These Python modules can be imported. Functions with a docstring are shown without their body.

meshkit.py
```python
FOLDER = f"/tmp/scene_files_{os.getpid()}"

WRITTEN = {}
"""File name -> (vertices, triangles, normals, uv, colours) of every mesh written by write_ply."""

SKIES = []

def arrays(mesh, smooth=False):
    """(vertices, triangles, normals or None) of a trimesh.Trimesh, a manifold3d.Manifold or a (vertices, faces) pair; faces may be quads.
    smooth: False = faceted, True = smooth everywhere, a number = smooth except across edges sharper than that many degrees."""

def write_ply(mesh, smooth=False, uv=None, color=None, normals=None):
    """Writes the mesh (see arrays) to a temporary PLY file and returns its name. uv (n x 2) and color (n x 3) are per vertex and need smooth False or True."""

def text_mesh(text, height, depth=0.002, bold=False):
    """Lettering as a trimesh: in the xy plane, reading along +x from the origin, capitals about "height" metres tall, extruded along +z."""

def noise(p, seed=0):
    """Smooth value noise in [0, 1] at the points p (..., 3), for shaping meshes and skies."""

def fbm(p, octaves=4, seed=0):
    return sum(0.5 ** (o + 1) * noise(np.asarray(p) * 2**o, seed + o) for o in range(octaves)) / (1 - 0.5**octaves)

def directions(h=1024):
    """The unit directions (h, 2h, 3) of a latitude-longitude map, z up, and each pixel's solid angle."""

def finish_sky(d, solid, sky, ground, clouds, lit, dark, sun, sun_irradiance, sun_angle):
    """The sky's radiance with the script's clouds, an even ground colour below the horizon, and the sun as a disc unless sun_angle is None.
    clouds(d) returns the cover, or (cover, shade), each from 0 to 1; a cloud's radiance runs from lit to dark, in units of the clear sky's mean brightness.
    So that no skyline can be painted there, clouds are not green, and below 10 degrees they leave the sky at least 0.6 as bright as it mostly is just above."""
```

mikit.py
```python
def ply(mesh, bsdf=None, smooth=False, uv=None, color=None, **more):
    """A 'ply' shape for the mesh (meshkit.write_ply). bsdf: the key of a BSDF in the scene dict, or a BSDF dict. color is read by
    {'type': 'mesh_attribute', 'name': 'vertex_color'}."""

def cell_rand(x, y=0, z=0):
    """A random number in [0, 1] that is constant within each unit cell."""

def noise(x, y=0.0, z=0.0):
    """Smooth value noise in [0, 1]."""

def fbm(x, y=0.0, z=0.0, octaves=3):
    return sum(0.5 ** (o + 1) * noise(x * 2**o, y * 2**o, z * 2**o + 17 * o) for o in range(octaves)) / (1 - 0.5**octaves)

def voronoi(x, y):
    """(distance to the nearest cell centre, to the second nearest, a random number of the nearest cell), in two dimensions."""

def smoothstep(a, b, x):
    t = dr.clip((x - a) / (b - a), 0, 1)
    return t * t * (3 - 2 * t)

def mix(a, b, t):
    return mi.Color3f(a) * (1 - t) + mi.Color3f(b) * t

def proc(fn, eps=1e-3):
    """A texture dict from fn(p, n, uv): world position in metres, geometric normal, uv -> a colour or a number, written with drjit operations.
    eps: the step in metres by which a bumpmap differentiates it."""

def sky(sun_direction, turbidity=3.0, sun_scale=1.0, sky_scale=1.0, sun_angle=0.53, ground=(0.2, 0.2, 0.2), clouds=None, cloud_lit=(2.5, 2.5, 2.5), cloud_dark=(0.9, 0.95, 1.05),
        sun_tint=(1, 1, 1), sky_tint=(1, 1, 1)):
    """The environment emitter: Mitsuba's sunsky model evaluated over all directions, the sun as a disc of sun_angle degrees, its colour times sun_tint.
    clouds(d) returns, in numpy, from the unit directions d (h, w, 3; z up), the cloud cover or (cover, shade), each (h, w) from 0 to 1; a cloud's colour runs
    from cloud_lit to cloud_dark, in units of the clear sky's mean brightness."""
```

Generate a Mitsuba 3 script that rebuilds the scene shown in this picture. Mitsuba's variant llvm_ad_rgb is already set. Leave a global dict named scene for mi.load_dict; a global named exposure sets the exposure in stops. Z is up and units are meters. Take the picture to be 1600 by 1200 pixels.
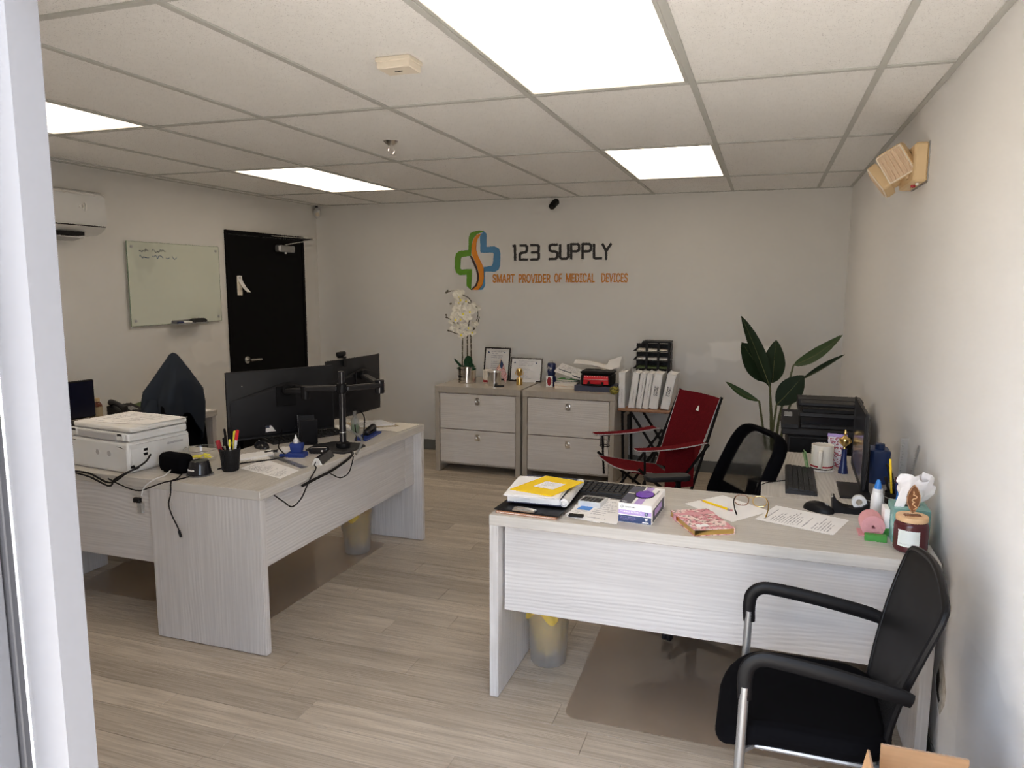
import math, random
import numpy as np, trimesh, mitsuba as mi, drjit as dr
import mikit, meshkit
from mikit import proc, noise, fbm, voronoi, cell_rand, smoothstep, mix
from shapely.geometry import Polygon, LineString
from shapely.ops import unary_union

random.seed(7)
T = mi.ScalarTransform4f
scene, labels = {'type': 'scene'}, {}

# ---------------------------------------------------------------- camera, sky, exposure
EYE = np.array([0.941, -2.959, 1.612])
FWD = np.array([-0.321, 0.9373, -0.13565])
UP = np.array([-0.0467, 0.1275, 0.99073])
scene['camera'] = {'type': 'thinlens', 'fov': 69.44, 'fov_axis': 'x', 'aperture_radius': 0.0012, 'focus_distance': 3.6,
                   'near_clip': 0.02, 'far_clip': 200.0,
                   'to_world': T().look_at(origin=EYE.tolist(), target=(EYE + FWD).tolist(), up=UP.tolist())}
scene['sky'] = mikit.sky((0.25, 0.75, 0.75), turbidity=4.0, sky_scale=35.0, sun_scale=35.0, sun_angle=None, ground=(0.35, 0.36, 0.37), sky_tint=(0.97, 1.01, 1.06),
                         clouds=lambda d: np.full(d.shape[:2], 0.72), cloud_lit=(1.0, 1.01, 1.04), cloud_dark=(0.9, 0.95, 1.05))
SKY_GAIN = 1.0
PANEL = (2.75, 2.3, 1.78)          # radiance of the ceiling light diffusers
exposure = 0.2

# ---------------------------------------------------------------- room dimensions
XL, XR, YB, YF, ZC = -3.306, 1.529, 3.46, -2.126, 2.356
DT = 0.742                          # desk top height

# ---------------------------------------------------------------- helpers
def rotm(rx=0, ry=0, rz=0):
    return trimesh.transformations.euler_matrix(math.radians(rx), math.radians(ry), math.radians(rz), 'sxyz')

def at(m, loc=(0, 0, 0), rx=0, ry=0, rz=0, s=None):
    m = m.copy()
    M = rotm(rx, ry, rz)
    if s is not None:
        M = M @ np.diag([*(s if hasattr(s, '__len__') else (s, s, s)), 1.0])
    M[:3, 3] = loc
    m.apply_transform(M)
    return m

def join(*ms):
    ms = [x for m in ms for x in (m if isinstance(m, (list, tuple)) else [m])]
    return trimesh.util.concatenate(ms)

def hull(pts):
    return trimesh.convex.convex_hull(np.asarray(pts, float))

def bx(x0, x1, y0, y1, z0, z1, c=0.0015):
    c = min(c, (x1 - x0) * .3, (y1 - y0) * .3, (z1 - z0) * .3)
    if c <= 0:
        return trimesh.creation.box(bounds=[[x0, y0, z0], [x1, y1, z1]])
    P = []
    for i in (0, 1):
        for j in (0, 1):
            for k in (0, 1):
                x, y, z = (x0, x1)[i], (y0, y1)[j], (z0, z1)[k]
                sx, sy, sz = (1 - 2 * i) * c, (1 - 2 * j) * c, (1 - 2 * k) * c
                P += [(x, y + sy, z + sz), (x + sx, y, z + sz), (x + sx, y + sy, z)]
    return hull(P)

def cb(sx, sy, sz, c=0.0015):        # chamfered box, centred in x and y, standing on z = 0
    return bx(-sx / 2, sx / 2, -sy / 2, sy / 2, 0, sz, c)

def rb(sx, sy, sz, r, k=4):          # rounded box, centred in x and y, standing on z = 0
    r = min(r, sx * .49, sy * .49, sz * .49)
    a = np.linspace(0, np.pi / 2, k)
    P = []
    for th in a:
        for ph in a:
            d = np.array([np.sin(th) * np.cos(ph), np.sin(th) * np.sin(ph), np.cos(th)]) * r
            for i in (-1, 1):
                for j in (-1, 1):
                    for l in (-1, 1):
                        P.append((i * (sx / 2 - r + d[0]), j * (sy / 2 - r + d[1]), sz / 2 + l * (sz / 2 - r + d[2])))
    return hull(P)

def pad(sx, sy, sz, rp, e, k=6):     # plan-rounded box with softened top and bottom edges
    P = []
    for ins, z in ((e, 0), (e * .3, e * .3), (0, e), (0, sz - e), (e * .3, sz - e * .3), (e, sz)):
        r = max(rp - ins, .002)
        for q in range(4):
            ccx, ccy = (sx / 2 - rp) * (1, -1, -1, 1)[q], (sy / 2 - rp) * (1, 1, -1, -1)[q]
            for t in np.linspace(q * np.pi / 2, (q + 1) * np.pi / 2, k):
                P.append((ccx + r * np.cos(t), ccy + r * np.sin(t), z))
    return hull(P)

def catmull(pts, n=8):
    p = np.asarray(pts, float)
    p = np.vstack([2 * p[0] - p[1], p, 2 * p[-1] - p[-2]])
    out = []
    for i in range(1, len(p) - 2):
        for t in np.arange(n) / n:
            a, b, c, d = p[i - 1:i + 3]
            out.append(.5 * ((2 * b) + (c - a) * t + (2 * a - 5 * b + 4 * c - d) * t * t + (3 * b - a - 3 * c + d) * t ** 3))
    out.append(p[-2])
    return np.array(out)

def tube(pts, r, sides=8, curve=0, flat=None):
    p = catmull(pts, curve) if curve else np.asarray(pts, float)
    n = len(p)
    r = np.interp(np.linspace(0, 1, n), np.linspace(0, 1, len(r)), r) if hasattr(r, '__len__') else np.full(n, r)
    t = np.gradient(p, axis=0)
    t /= np.linalg.norm(t, axis=1, keepdims=True) + 1e-12
    a = np.cross(t[0], [0, 0, 1.0] if abs(t[0][2]) < .9 else [1.0, 0, 0])
    V = []
    ang = np.arange(sides) * 2 * np.pi / sides
    for i in range(n):
        a = a - t[i] * (a @ t[i])
        a /= np.linalg.norm(a) + 1e-12
        b = np.cross(t[i], a)
        fa, fb = flat if flat else (1, 1)
        V.append(p[i] + r[i] * (np.cos(ang)[:, None] * a * fa + np.sin(ang)[:, None] * b * fb))
    V = np.vstack(V + [p[:1], p[-1:]])
    F = []
    for i in range(n - 1):
        for j in range(sides):
            q, w = i * sides + j, i * sides + (j + 1) % sides
            F += [(q, w, w + sides), (q, w + sides, q + sides)]
    for j in range(sides):
        F += [(n * sides, (j + 1) % sides, j), (n * sides + 1, (n - 1) * sides + j, (n - 1) * sides + (j + 1) % sides)]
    return trimesh.Trimesh(V, F, process=False)

def bar(p0, p1, sx, sy=None, c=0.001):   # rectangular bar between two points
    p0, p1 = np.asarray(p0, float), np.asarray(p1, float)
    d = p1 - p0
    L = np.linalg.norm(d)
    m = bx(-sx / 2, sx / 2, -(sy or sx) / 2, (sy or sx) / 2, 0, L, c)
    z = d / L
    x = np.cross([0, 0, 1.0], z) if abs(z[2]) < .99 else np.array([1.0, 0, 0])
    x /= np.linalg.norm(x)
    M = np.eye(4)
    M[:3, 0], M[:3, 1], M[:3, 2], M[:3, 3] = x, np.cross(z, x), z, p0
    m.apply_transform(M)
    return m

def lathe(prof, n=28, close=True):
    prof = [(max(r, 1e-4), z) for r, z in prof]
    if close:
        if prof[0][0] > 2e-4: prof = [(1e-4, prof[0][1])] + prof
        if prof[-1][0] > 2e-4: prof = prof + [(1e-4, prof[-1][1])]
    a = np.arange(n) * 2 * np.pi / n
    V = np.array([(r * np.cos(t), r * np.sin(t), z) for r, z in prof for t in a])
    F = []
    for i in range(len(prof) - 1):
        for j in range(n):
            q, w = i * n + j, i * n + (j + 1) % n
            F += [(q, w, w + n), (q, w + n, q + n)]
    return trimesh.Trimesh(V, F, process=False)

def cyl(r, h, n=20, c=None):
    c = min(r, h) * .12 if c is None else c
    return lathe([(r - c, 0), (r, c), (r, h - c), (r - c, h)], n)

def ball(r, s=(1, 1, 1), sub=2):
    m = trimesh.creation.icosphere(subdivisions=sub, radius=r)
    m.apply_scale(s)
    return m

def sheet(P, th):                    # solid sheet from a grid of points (nv, nu, 3)
    P = np.asarray(P, float)
    nv, nu = P.shape[:2]
    N = np.cross(np.gradient(P, axis=1), np.gradient(P, axis=0))
    N /= np.linalg.norm(N, axis=2, keepdims=True) + 1e-12
    A, B = (P + N * th / 2).reshape(-1, 3), (P - N * th / 2).reshape(-1, 3)
    n = nv * nu
    F = []
    for i in range(nv - 1):
        for j in range(nu - 1):
            a, b, c, d = i * nu + j, i * nu + j + 1, (i + 1) * nu + j + 1, (i + 1) * nu + j
            F += [(a, b, c), (a, c, d), (n + a, n + c, n + b), (n + a, n + d, n + c)]
    ring = [j for j in range(nu)] + [i * nu + nu - 1 for i in range(1, nv)] + [(nv - 1) * nu + j for j in range(nu - 2, -1, -1)] + [i * nu for i in range(nv - 2, 0, -1)]
    for a, b in zip(ring, ring[1:] + ring[:1]):
        F += [(a, n + a, n + b), (a, n + b, b)]
    m = trimesh.Trimesh(np.vstack([A, B]), F, process=False)
    if m.volume < 0:
        m.invert()
    return m

def ext(poly, d):                    # polygon (list or shapely) extruded along +z
    g = Polygon(poly) if isinstance(poly, (list, np.ndarray)) else poly
    g = g if g.is_valid else g.buffer(0)
    return join([trimesh.creation.extrude_polygon(q, d, engine='earcut') for q in getattr(g, 'geoms', [g])])

WALLB = np.array([[1, 0, 0, 0], [0, 0, -1, 0], [0, 1, 0, 0], [0, 0, 0, 1.0]])     # xy drawing -> upright, facing -y
def upright(m, loc=(0, 0, 0), rz=0):  # a flat drawing (x right, y up, thickness +z) stood up to face -y, then turned by rz
    m = m.copy()
    m.apply_transform(WALLB)
    return at(m, loc, rz=rz)

def lettering(text, w, h, depth=.0006, bold=False):   # text fitted to a box w x h, centred on the origin, lying in xy
    m = meshkit.text_mesh(text, .1, depth, bold)
    lo, hi = m.bounds
    m.apply_translation([-(lo[0] + hi[0]) / 2, -(lo[1] + hi[1]) / 2, 0])
    m.apply_scale([w / (hi[0] - lo[0]), h / (hi[1] - lo[1]), 1])
    return m

def mat(name, color=None, rough=.5, **kw):
    c = color if isinstance(color, dict) else {'type': 'rgb', 'value': list(color)}
    scene[name] = {'type': 'twosided', 'b': {'type': 'principled', 'base_color': c, 'roughness': rough, **kw}}

def bump(name, fn, scale, color, rough=.5, eps=1e-3, **kw):
    mat(name, color, rough, **kw)
    scene[name] = {'type': 'twosided', 'b': {'type': 'bumpmap', 'scale': scale, 'arbitrary': proc(fn, eps), 'bsdf': scene[name]['b']}}

def free(key):
    if key not in scene and key not in labels:
        return key
    k = 1
    while f'{key}_{k:03d}' in scene or f'{key}_{k:03d}' in labels:
        k += 1
    return f'{key}_{k:03d}'

ORIGIN = {}
def thing(name, label, cat, loc=(0, 0, 0), rz=0, group=None, M=None):
    key = free(name)
    labels[key] = {'label': label, 'category': cat}
    if group:
        labels[key]['group'] = group
    if M is None:
        M = rotm(rz=rz)
        M[:3, 3] = loc
    ORIGIN[key] = M
    return key

def shape(m, matname, smooth=35, parent=None, uv=None, **kw):
    M = ORIGIN.get((parent or '').split('__')[0])
    if M is not None:
        m = m.copy()
        m.apply_transform(M)
    return mikit.ply(m, matname, False if uv is not None else smooth, uv=uv, **kw)

def part(parent, name, m, matname, smooth=35, label=None, kind=None, uv=None, **kw):
    key = free(parent + '__' + name)
    scene[key] = shape(m, matname, smooth, parent, uv, **kw)
    if label or kind:
        labels[key] = {k: v for k, v in (('label', label), ('kind', kind)) if v}
    return key

def solo(name, label, cat, m, matname, smooth=35, loc=(0, 0, 0), rz=0, group=None, kind=None, uv=None, **kw):
    key = thing(name, label, cat, loc, rz, group)
    scene[key] = shape(m, matname, smooth, key, uv, **kw)
    if kind:
        labels[key]['kind'] = kind
    return key

def struct(name, m, matname, label, smooth=False):
    key = free(name)
    scene[key] = mikit.ply(m, matname, smooth)
    labels[key] = {'label': label, 'kind': 'structure'}
    return key

def quad(c4, z, th=.0008):           # a sheet of paper lying flat: corners 0..3, the page's top left, top right, bottom right, bottom left
    c = np.array(c4, float)
    if Polygon(c).exterior.is_ccw is False:
        order, uvc = [0, 3, 2, 1], [(0, 1), (0, 0), (1, 0), (1, 1)]
    else:
        order, uvc = [0, 1, 2, 3], [(0, 1), (1, 1), (1, 0), (0, 0)]
    c = c[order]
    top = np.hstack([c, np.full((4, 1), z + th)])
    bot = np.hstack([c, np.full((4, 1), z)])
    V, F, U = list(top), [(0, 1, 2), (0, 2, 3)], list(uvc)
    for k in range(4):
        n = len(V)
        V += [top[k], bot[k], bot[(k + 1) % 4], top[(k + 1) % 4]]
        U += [(0, 0)] * 4
        F += [(n, n + 1, n + 2), (n, n + 2, n + 3)]
    n = len(V)
    V += list(bot); U += [(0, 0)] * 4
    F += [(n, n + 2, n + 1), (n, n + 3, n + 2)]
    return trimesh.Trimesh(np.array(V), F, process=False), np.array(U, float)

def paper(name, label, c4, z, matname='print_text', cat='paper', group=None):
    m, uv = quad(c4, z)
    return solo(name, label, cat, m, matname, uv=uv, group=group)

# ---------------------------------------------------------------- materials
def plank_fn(tone):
    def f(p, n, uv):
        r = cell_rand(dr.floor((p.y + .52) / .1425 + 20), 3)
        x = p.x + r * 9
        g = fbm(x * 1.6, p.y * 34, tone * 5.0, octaves=3)
        f2 = noise(x * 9, p.y * 260, tone * 3.0)
        big = fbm(x * .9 + 7, p.y * 8, tone * 2.0, octaves=2)
        t = g * .42 + f2 * .30 + big * .28
        c = mix((.34, .285, .225), (.56, .49, .405), smoothstep(.15, .85, t))
        return c * (.88 + .20 * tone)
    return f
for k in range(4):
    mat(f'plank_{k}', proc(plank_fn(k / 3)), .42, specular=.35)

def lam_fn(axis, lo, hi):
    def f(p, n, uv):
        q = [p.x, p.y, p.z]
        u = q[axis]
        others = [q[k] for k in range(3) if k != axis]
        v, w = others
        warp = noise(u * 1.6, v * 3.0, w * 3.0) * .05
        fine = noise(u * 7, v * 190, w * 190)
        mid = fbm(u * 1.2, v * 12, w * 12, octaves=2)
        ring = .5 + .5 * dr.sin((v * 1.0 + w + .14 * noise(u * 1.5, v * 2.2, w * 2.2) + .012 * noise(u * 9, v * 20, w * 20)) * 400)
        sel = smoothstep(.50, .72, noise(u * 1.0 + 3, v * 5.0, w * 5.0))
        t = fine * .32 + mid * .22 + noise(u * 3, v * 70, w * 70) * .12 + ring * .26 * sel + .12
        end = smoothstep(.7, .9, dr.abs([n.x, n.y, n.z][axis]))
        return mix(lo, hi, smoothstep(.15, .9, t) * (1 - end) + .6 * end)
    return f
LO, HI = (.475, .455, .445), (.635, .615, .60)
for k, a in enumerate('xyz'):
    mat(f'laminate_{a}', proc(lam_fn(k, LO, HI)), .42, specular=.4)
for k, s_ in ((0, 'x'), (1, 'y')):
    mat(f'laminate_top_{s_}', proc(lam_fn(k, (.44, .415, .38), (.56, .535, .495))), .40, specular=.45)
mat('cabinet_frame', proc(lam_fn(2, (.37, .335, .288), (.42, .38, .33))), .33, specular=.5)
mat('drawer_front', proc(lam_fn(0, (.53, .50, .47), (.68, .65, .615))), .45, specular=.35)

def patch(px, pz, x0, x1, z0, z1, seed, e=.02):
    w = (noise(px * 14, pz * 14, seed) - .5) * .05
    return smoothstep(x0 - e, x0 + e, px + w) * (1 - smoothstep(x1 - e, x1 + e, px + w)) * smoothstep(z0 - e, z0 + e, pz + w) * (1 - smoothstep(z1 - e, z1 + e, pz + w))

WALLC, PATCHC = (.685, .678, .655), (.80, .79, .765)
def wall_back_fn(p, n, uv):
    t = dr.maximum(dr.maximum(patch(p.x, p.z, .50, .83, .98, 1.13, 1.0), patch(p.x, p.z, .80, 1.0, .98, 1.10, 2.0)), patch(p.x, p.z, .30, .55, .86, 1.02, 3.0) * .6)
    return mix(WALLC, PATCHC, t * 1.0) * (.985 + .03 * fbm(p.x * 3, p.z * 3, 5.0))
def wall_left_fn(p, n, uv):
    t = dr.maximum(dr.maximum(patch(p.y, p.z, 1.70, 2.10, .95, 1.13, 1.0), patch(p.y, p.z, 1.93, 2.08, 1.1, 1.72, 2.0) * .8), dr.maximum(patch(p.y, p.z, 1.5, 1.75, .86, 1.05, 3.0) * .6, patch(p.y, p.z, 3.2, 3.4, 0., 2.0, 3.0) * .35))
    return mix(WALLC, PATCHC, t * .7) * (.985 + .03 * fbm(p.y * 3, p.z * 3, 5.0))
def wall_right_fn(p, n, uv):
    t = patch(p.y, p.z, -1.25, -.62, .05, .62, 1.0) + patch(p.y, p.z, -.9, -.5, .3, .75, 4.0) * .5  # darker blotches low on the wall, towards the front
    return mix((.70, .695, .685), (.58, .575, .575), dr.clip(t, 0, 1) * .6) * (.985 + .03 * fbm(p.y * 3, p.z * 3, 5.0))
mat('paint_back', proc(wall_back_fn), .6, specular=.3)
mat('paint_left', proc(wall_left_fn), .55, specular=.35)
mat('paint_right', proc(wall_right_fn), .6, specular=.3)
mat('paint_plain', (.68, .66, .63), .6)

def tile_fn(p, n, uv):
    d, d2, r = voronoi(p.x * 150, p.y * 150)
    pit = (1 - smoothstep(.10, .30, d)) * smoothstep(.45, .8, r)
    d3, d4, r3 = voronoi(p.x * 38 + 9, p.y * 38)
    hole = (1 - smoothstep(.05, .10, d3)) * smoothstep(.72, .75, r3)
    return mix((.69, .685, .67), (.42, .415, .405), dr.clip(pit * .75 + hole, 0, 1)) * (.97 + .06 * fbm(p.x * 60, p.y * 60))
mat('ceiling_tile', proc(tile_fn), .9, specular=.05)
mat('grid_paint', (.44, .445, .42), .5)
mat('baseboard_vinyl', (.135, .14, .135), .5)
mat('black_paint', (.0035, .0035, .0045), .5, specular=.08)
mat('frame_white_dimmed', (.150, .150, .158), .4, specular=.2)  # white frame, greyed in its colour to stand in for weaker daylight
mat('gasket', (.05, .05, .055), .6)
mat('steel', (.62, .61, .58), .32, metallic=1.0)
mat('chrome', (.85, .84, .82), .1, metallic=1.0)
mat('silver_metal', (.80, .79, .76), .14, metallic=1.0)
mat('gold', (.85, .60, .22), .18, metallic=1.0)
mat('grey_metal', (.42, .43, .44), .38, metallic=.8)
mat('black_plastic', (.006, .006, .007), .42, specular=.18)
mat('black_gloss', (.012, .012, .015), .16)
mat('dark_plastic', (.020, .020, .022), .45, specular=.3)
mat('key_plastic', (.013, .013, .014), .5, specular=.3)
mat('black_fabric', (.003, .003, .004), .9, specular=.05)
mat('navy_cloth', (.028, .035, .047), .9, specular=.1)
mat('white_plastic', (.66, .67, .67), .4)
mat('white_gloss', (.8, .8, .79), .2)
mat('beige_plastic', (.60, .44, .25), .45)
mat('beige_light', (.66, .60, .50), .5)
mat('lens_tan', (.56, .42, .29), .3)
mat('paper_white', (.80, .79, .78), .8)
mat('paper_cream', (.74, .69, .60), .8)
mat('red_fabric', proc(lambda p, n, uv: mix((.085, .003, .006), (.165, .006, .012), fbm(p.x * 140, p.y * 140, p.z * 140))), .85, specular=.15)
mat('red_plastic', (.62, .02, .03), .3)
mat('red_dark', (.33, .02, .03), .4)
mat('grey_piping', (.42, .42, .43), .6)
mat('blue_plastic', (.02, .045, .22), .35)
mat('blue_bright', (.03, .20, .62), .35)
mat('blue_dark', (.012, .02, .085), .3)
mat('green_card', (.05, .27, .04), .5)
mat('green_pale', (.30, .50, .24), .5)
mat('yellow', (.88, .60, .01), .5)
mat('yellow_bright', (.90, .82, .06), .45)
mat('orange', (.90, .30, .02), .45)
mat('sign_green', (.10, .29, .012), .4)
mat('sign_blue', (.06, .22, .42), .4)
mat('sign_orange', (.72, .24, .012), .4)
mat('sign_brown', (.035, .012, .01), .4)
mat('sign_black', (.012, .012, .013), .4)
mat('sign_text_orange', (.56, .225, .03), .45)
mat('purple', (.13, .03, .40), .4)
mat('lilac', (.42, .30, .62), .5)
mat('navy_card', (.02, .045, .14), .4)
mat('slate_card', (.05, .055, .09), .45)
mat('teal_card', proc(lambda p, n, uv: mix((.16, .33, .30), (.30, .50, .46), smoothstep(.4, .7, fbm(p.x * 40, p.y * 40, p.z * 40)))), .4)
mat('pink_towel', (.62, .30, .32), .9, sheen=.5)
mat('pink_pale', (.72, .50, .46), .8)
mat('maroon_wax', (.07, .012, .016), .25)
mat('label_white', (.70, .75, .73), .6)
mat('wood_pale', proc(lambda p, n, uv: mix((.62, .38, .20), (.74, .50, .29), fbm(p.x * 30, p.y * 160, p.z * 30))), .5)
mat('wood_brown', proc(lambda p, n, uv: mix((.09, .035, .014), (.27, .10, .035), fbm(p.x * 90, p.y * 90, p.z * 60))), .45)
mat('wood_top', proc(lambda p, n, uv: mix((.26, .13, .07), (.36, .19, .11), fbm(p.x * 6, p.y * 70, 2.0))), .4)
mat('cork_leather', (.42, .20, .11), .6)
mat('cardboard', proc(lambda p, n, uv: mix((.46, .26, .125), (.56, .335, .175), fbm(p.x * 14, p.y * 14, p.z * 90))), .8)
mat('cardboard_edge', (.36, .24, .16), .9)
mat('leaf', {'type': 'rgb', 'value': [.011, .024, .009]}, .55, specular=.2)
mat('leaf_light', {'type': 'rgb', 'value': [.028, .056, .018]}, .5, specular=.25)
mat('stem_green', (.085, .095, .035), .5)
mat('stem_dark', (.06, .05, .03), .6)
mat('orchid_leaf', (.008, .05, .022), .3)
mat('terracotta', (.07, .065, .06), .6)
mat('amber', (.13, .035, .015), .15)
mat('tan_label', (.42, .34, .22), .6)
mat('olive_cloth', (.10, .14, .06), .85)
mat('mustard', (.28, .24, .05), .8)
mat('board_glass', proc(lambda p, n, uv: mix((.56, .60, .52), (.62, .65, .56), fbm(p.y * 3, p.z * 3, 1.0)) * (1 - .12 * smoothstep(.55, .8, fbm(p.y * 5 + 3, p.z * 4, 4.0)))), .25, specular=.5)
mat('board_edge', (.22, .30, .22), .2)
mat('ink', (.03, .04, .07), .6)
mat('ink_blue', (.05, .10, .22), .6)
mat('plaster_raw', proc(lambda p, n, uv: mix((.30, .27, .22), (.62, .58, .52), fbm(p.y * 90, p.z * 60, 1.0))), .9)
mat('hole_dark', (.05, .045, .04), .9)
mat('tissue', (.82, .80, .80), .9)
mat('black_matte', (.007, .007, .009), .5, specular=.25)
mat('monitor_back', (.014, .015, .017), .36, specular=.5)
mat('screen_navy', (.006, .007, .022), .25)
mat('petal', (.80, .78, .70), .8)
mat('mesh_black', proc(lambda p, n, uv: mix((.003, .003, .0035), (.014, .014, .015), smoothstep(.2, .9, dr.abs(dr.sin(p.y * 700)) * dr.abs(dr.sin(p.z * 700))))), .5, specular=.1)
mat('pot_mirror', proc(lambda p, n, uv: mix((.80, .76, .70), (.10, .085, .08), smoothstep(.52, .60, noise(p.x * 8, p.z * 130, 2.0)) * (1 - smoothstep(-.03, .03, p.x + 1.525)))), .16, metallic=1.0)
mat('mustard_pattern', proc(lambda p, n, uv: mix((.30, .26, .04), (.05, .05, .02), smoothstep(.48, .6, noise(p.x * 90, p.y * 90, p.z * 90)))), .8)
mat('flag_cloth', (.5, .05, .06), .8)

def text_lines(n_lines, left, right, dark, seed, wmul=60.0, block=None):
    def f(p, n, uv):
        u, v = uv.x, 1 - uv.y
        row = dr.floor(v * n_lines)
        fr = v * n_lines - row
        end = left + (right - left) * (.45 + .55 * cell_rand(row, seed))
        word = smoothstep(.28, .36, noise(u * wmul, row * 3.1, seed))
        on = dr.select((fr > .25) & (fr < .72) & (u > left) & (u < end) & (v > .07) & (v < .93) & (cell_rand(row, seed + 5) > .18), word, 0.0)
        return mix((.78, .77, .76), dark, on * .6)
    return f
mat('print_text', proc(text_lines(26, .10, .92, (.16, .16, .18), 3)), .8)
mat('print_sparse', proc(text_lines(12, .14, .80, (.30, .30, .33), 11, 40)), .8)
mat('print_cert', proc(text_lines(15, .24, .78, (.35, .35, .40), 21, 50)), .5)
def toile(p, n, uv):
    t = fbm(p.x * 60, p.y * 60, p.z * 60, octaves=3)
    return mix((.62, .26, .29), (.80, .62, .58), smoothstep(.42, .62, t)) * (1 - .55 * smoothstep(.60, .72, noise(p.x * 170, p.y * 170, 3.0)))
mat('toile_pink', proc(toile), .6)
mat('patterned', proc(lambda p, n, uv: mix((.55, .50, .52), (.30, .05, .07), smoothstep(.5, .6, noise(p.x * 160, p.y * 160, p.z * 160)))), .4)

scene['clear_glass'] = {'type': 'thindielectric', 'int_ior': 1.5}
scene['window_glass'] = {'type': 'thindielectric', 'int_ior': 1.5, 'specular_transmittance': {'type': 'rgb', 'value': [.62, .64, .66]}}
scene['frosted'] = {'type': 'principledthin', 'base_color': {'type': 'rgb', 'value': [.88, .88, .88]}, 'roughness': .28, 'spec_trans': .75, 'diff_trans': .9}
scene['yellow_bag'] = {'type': 'principledthin', 'base_color': {'type': 'rgb', 'value': [.90, .74, .22]}, 'roughness': .4, 'spec_trans': .1, 'diff_trans': 1.0}
scene['clear_plastic'] = {'type': 'principledthin', 'base_color': {'type': 'rgb', 'value': [.82, .84, .85]}, 'roughness': .15, 'spec_trans': .85, 'diff_trans': .4}
scene['mat_vinyl'] = {'type': 'principledthin', 'base_color': {'type': 'rgb', 'value': [.86, .80, .735]}, 'roughness': .06, 'spec_trans': .85, 'diff_trans': .4}

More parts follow.
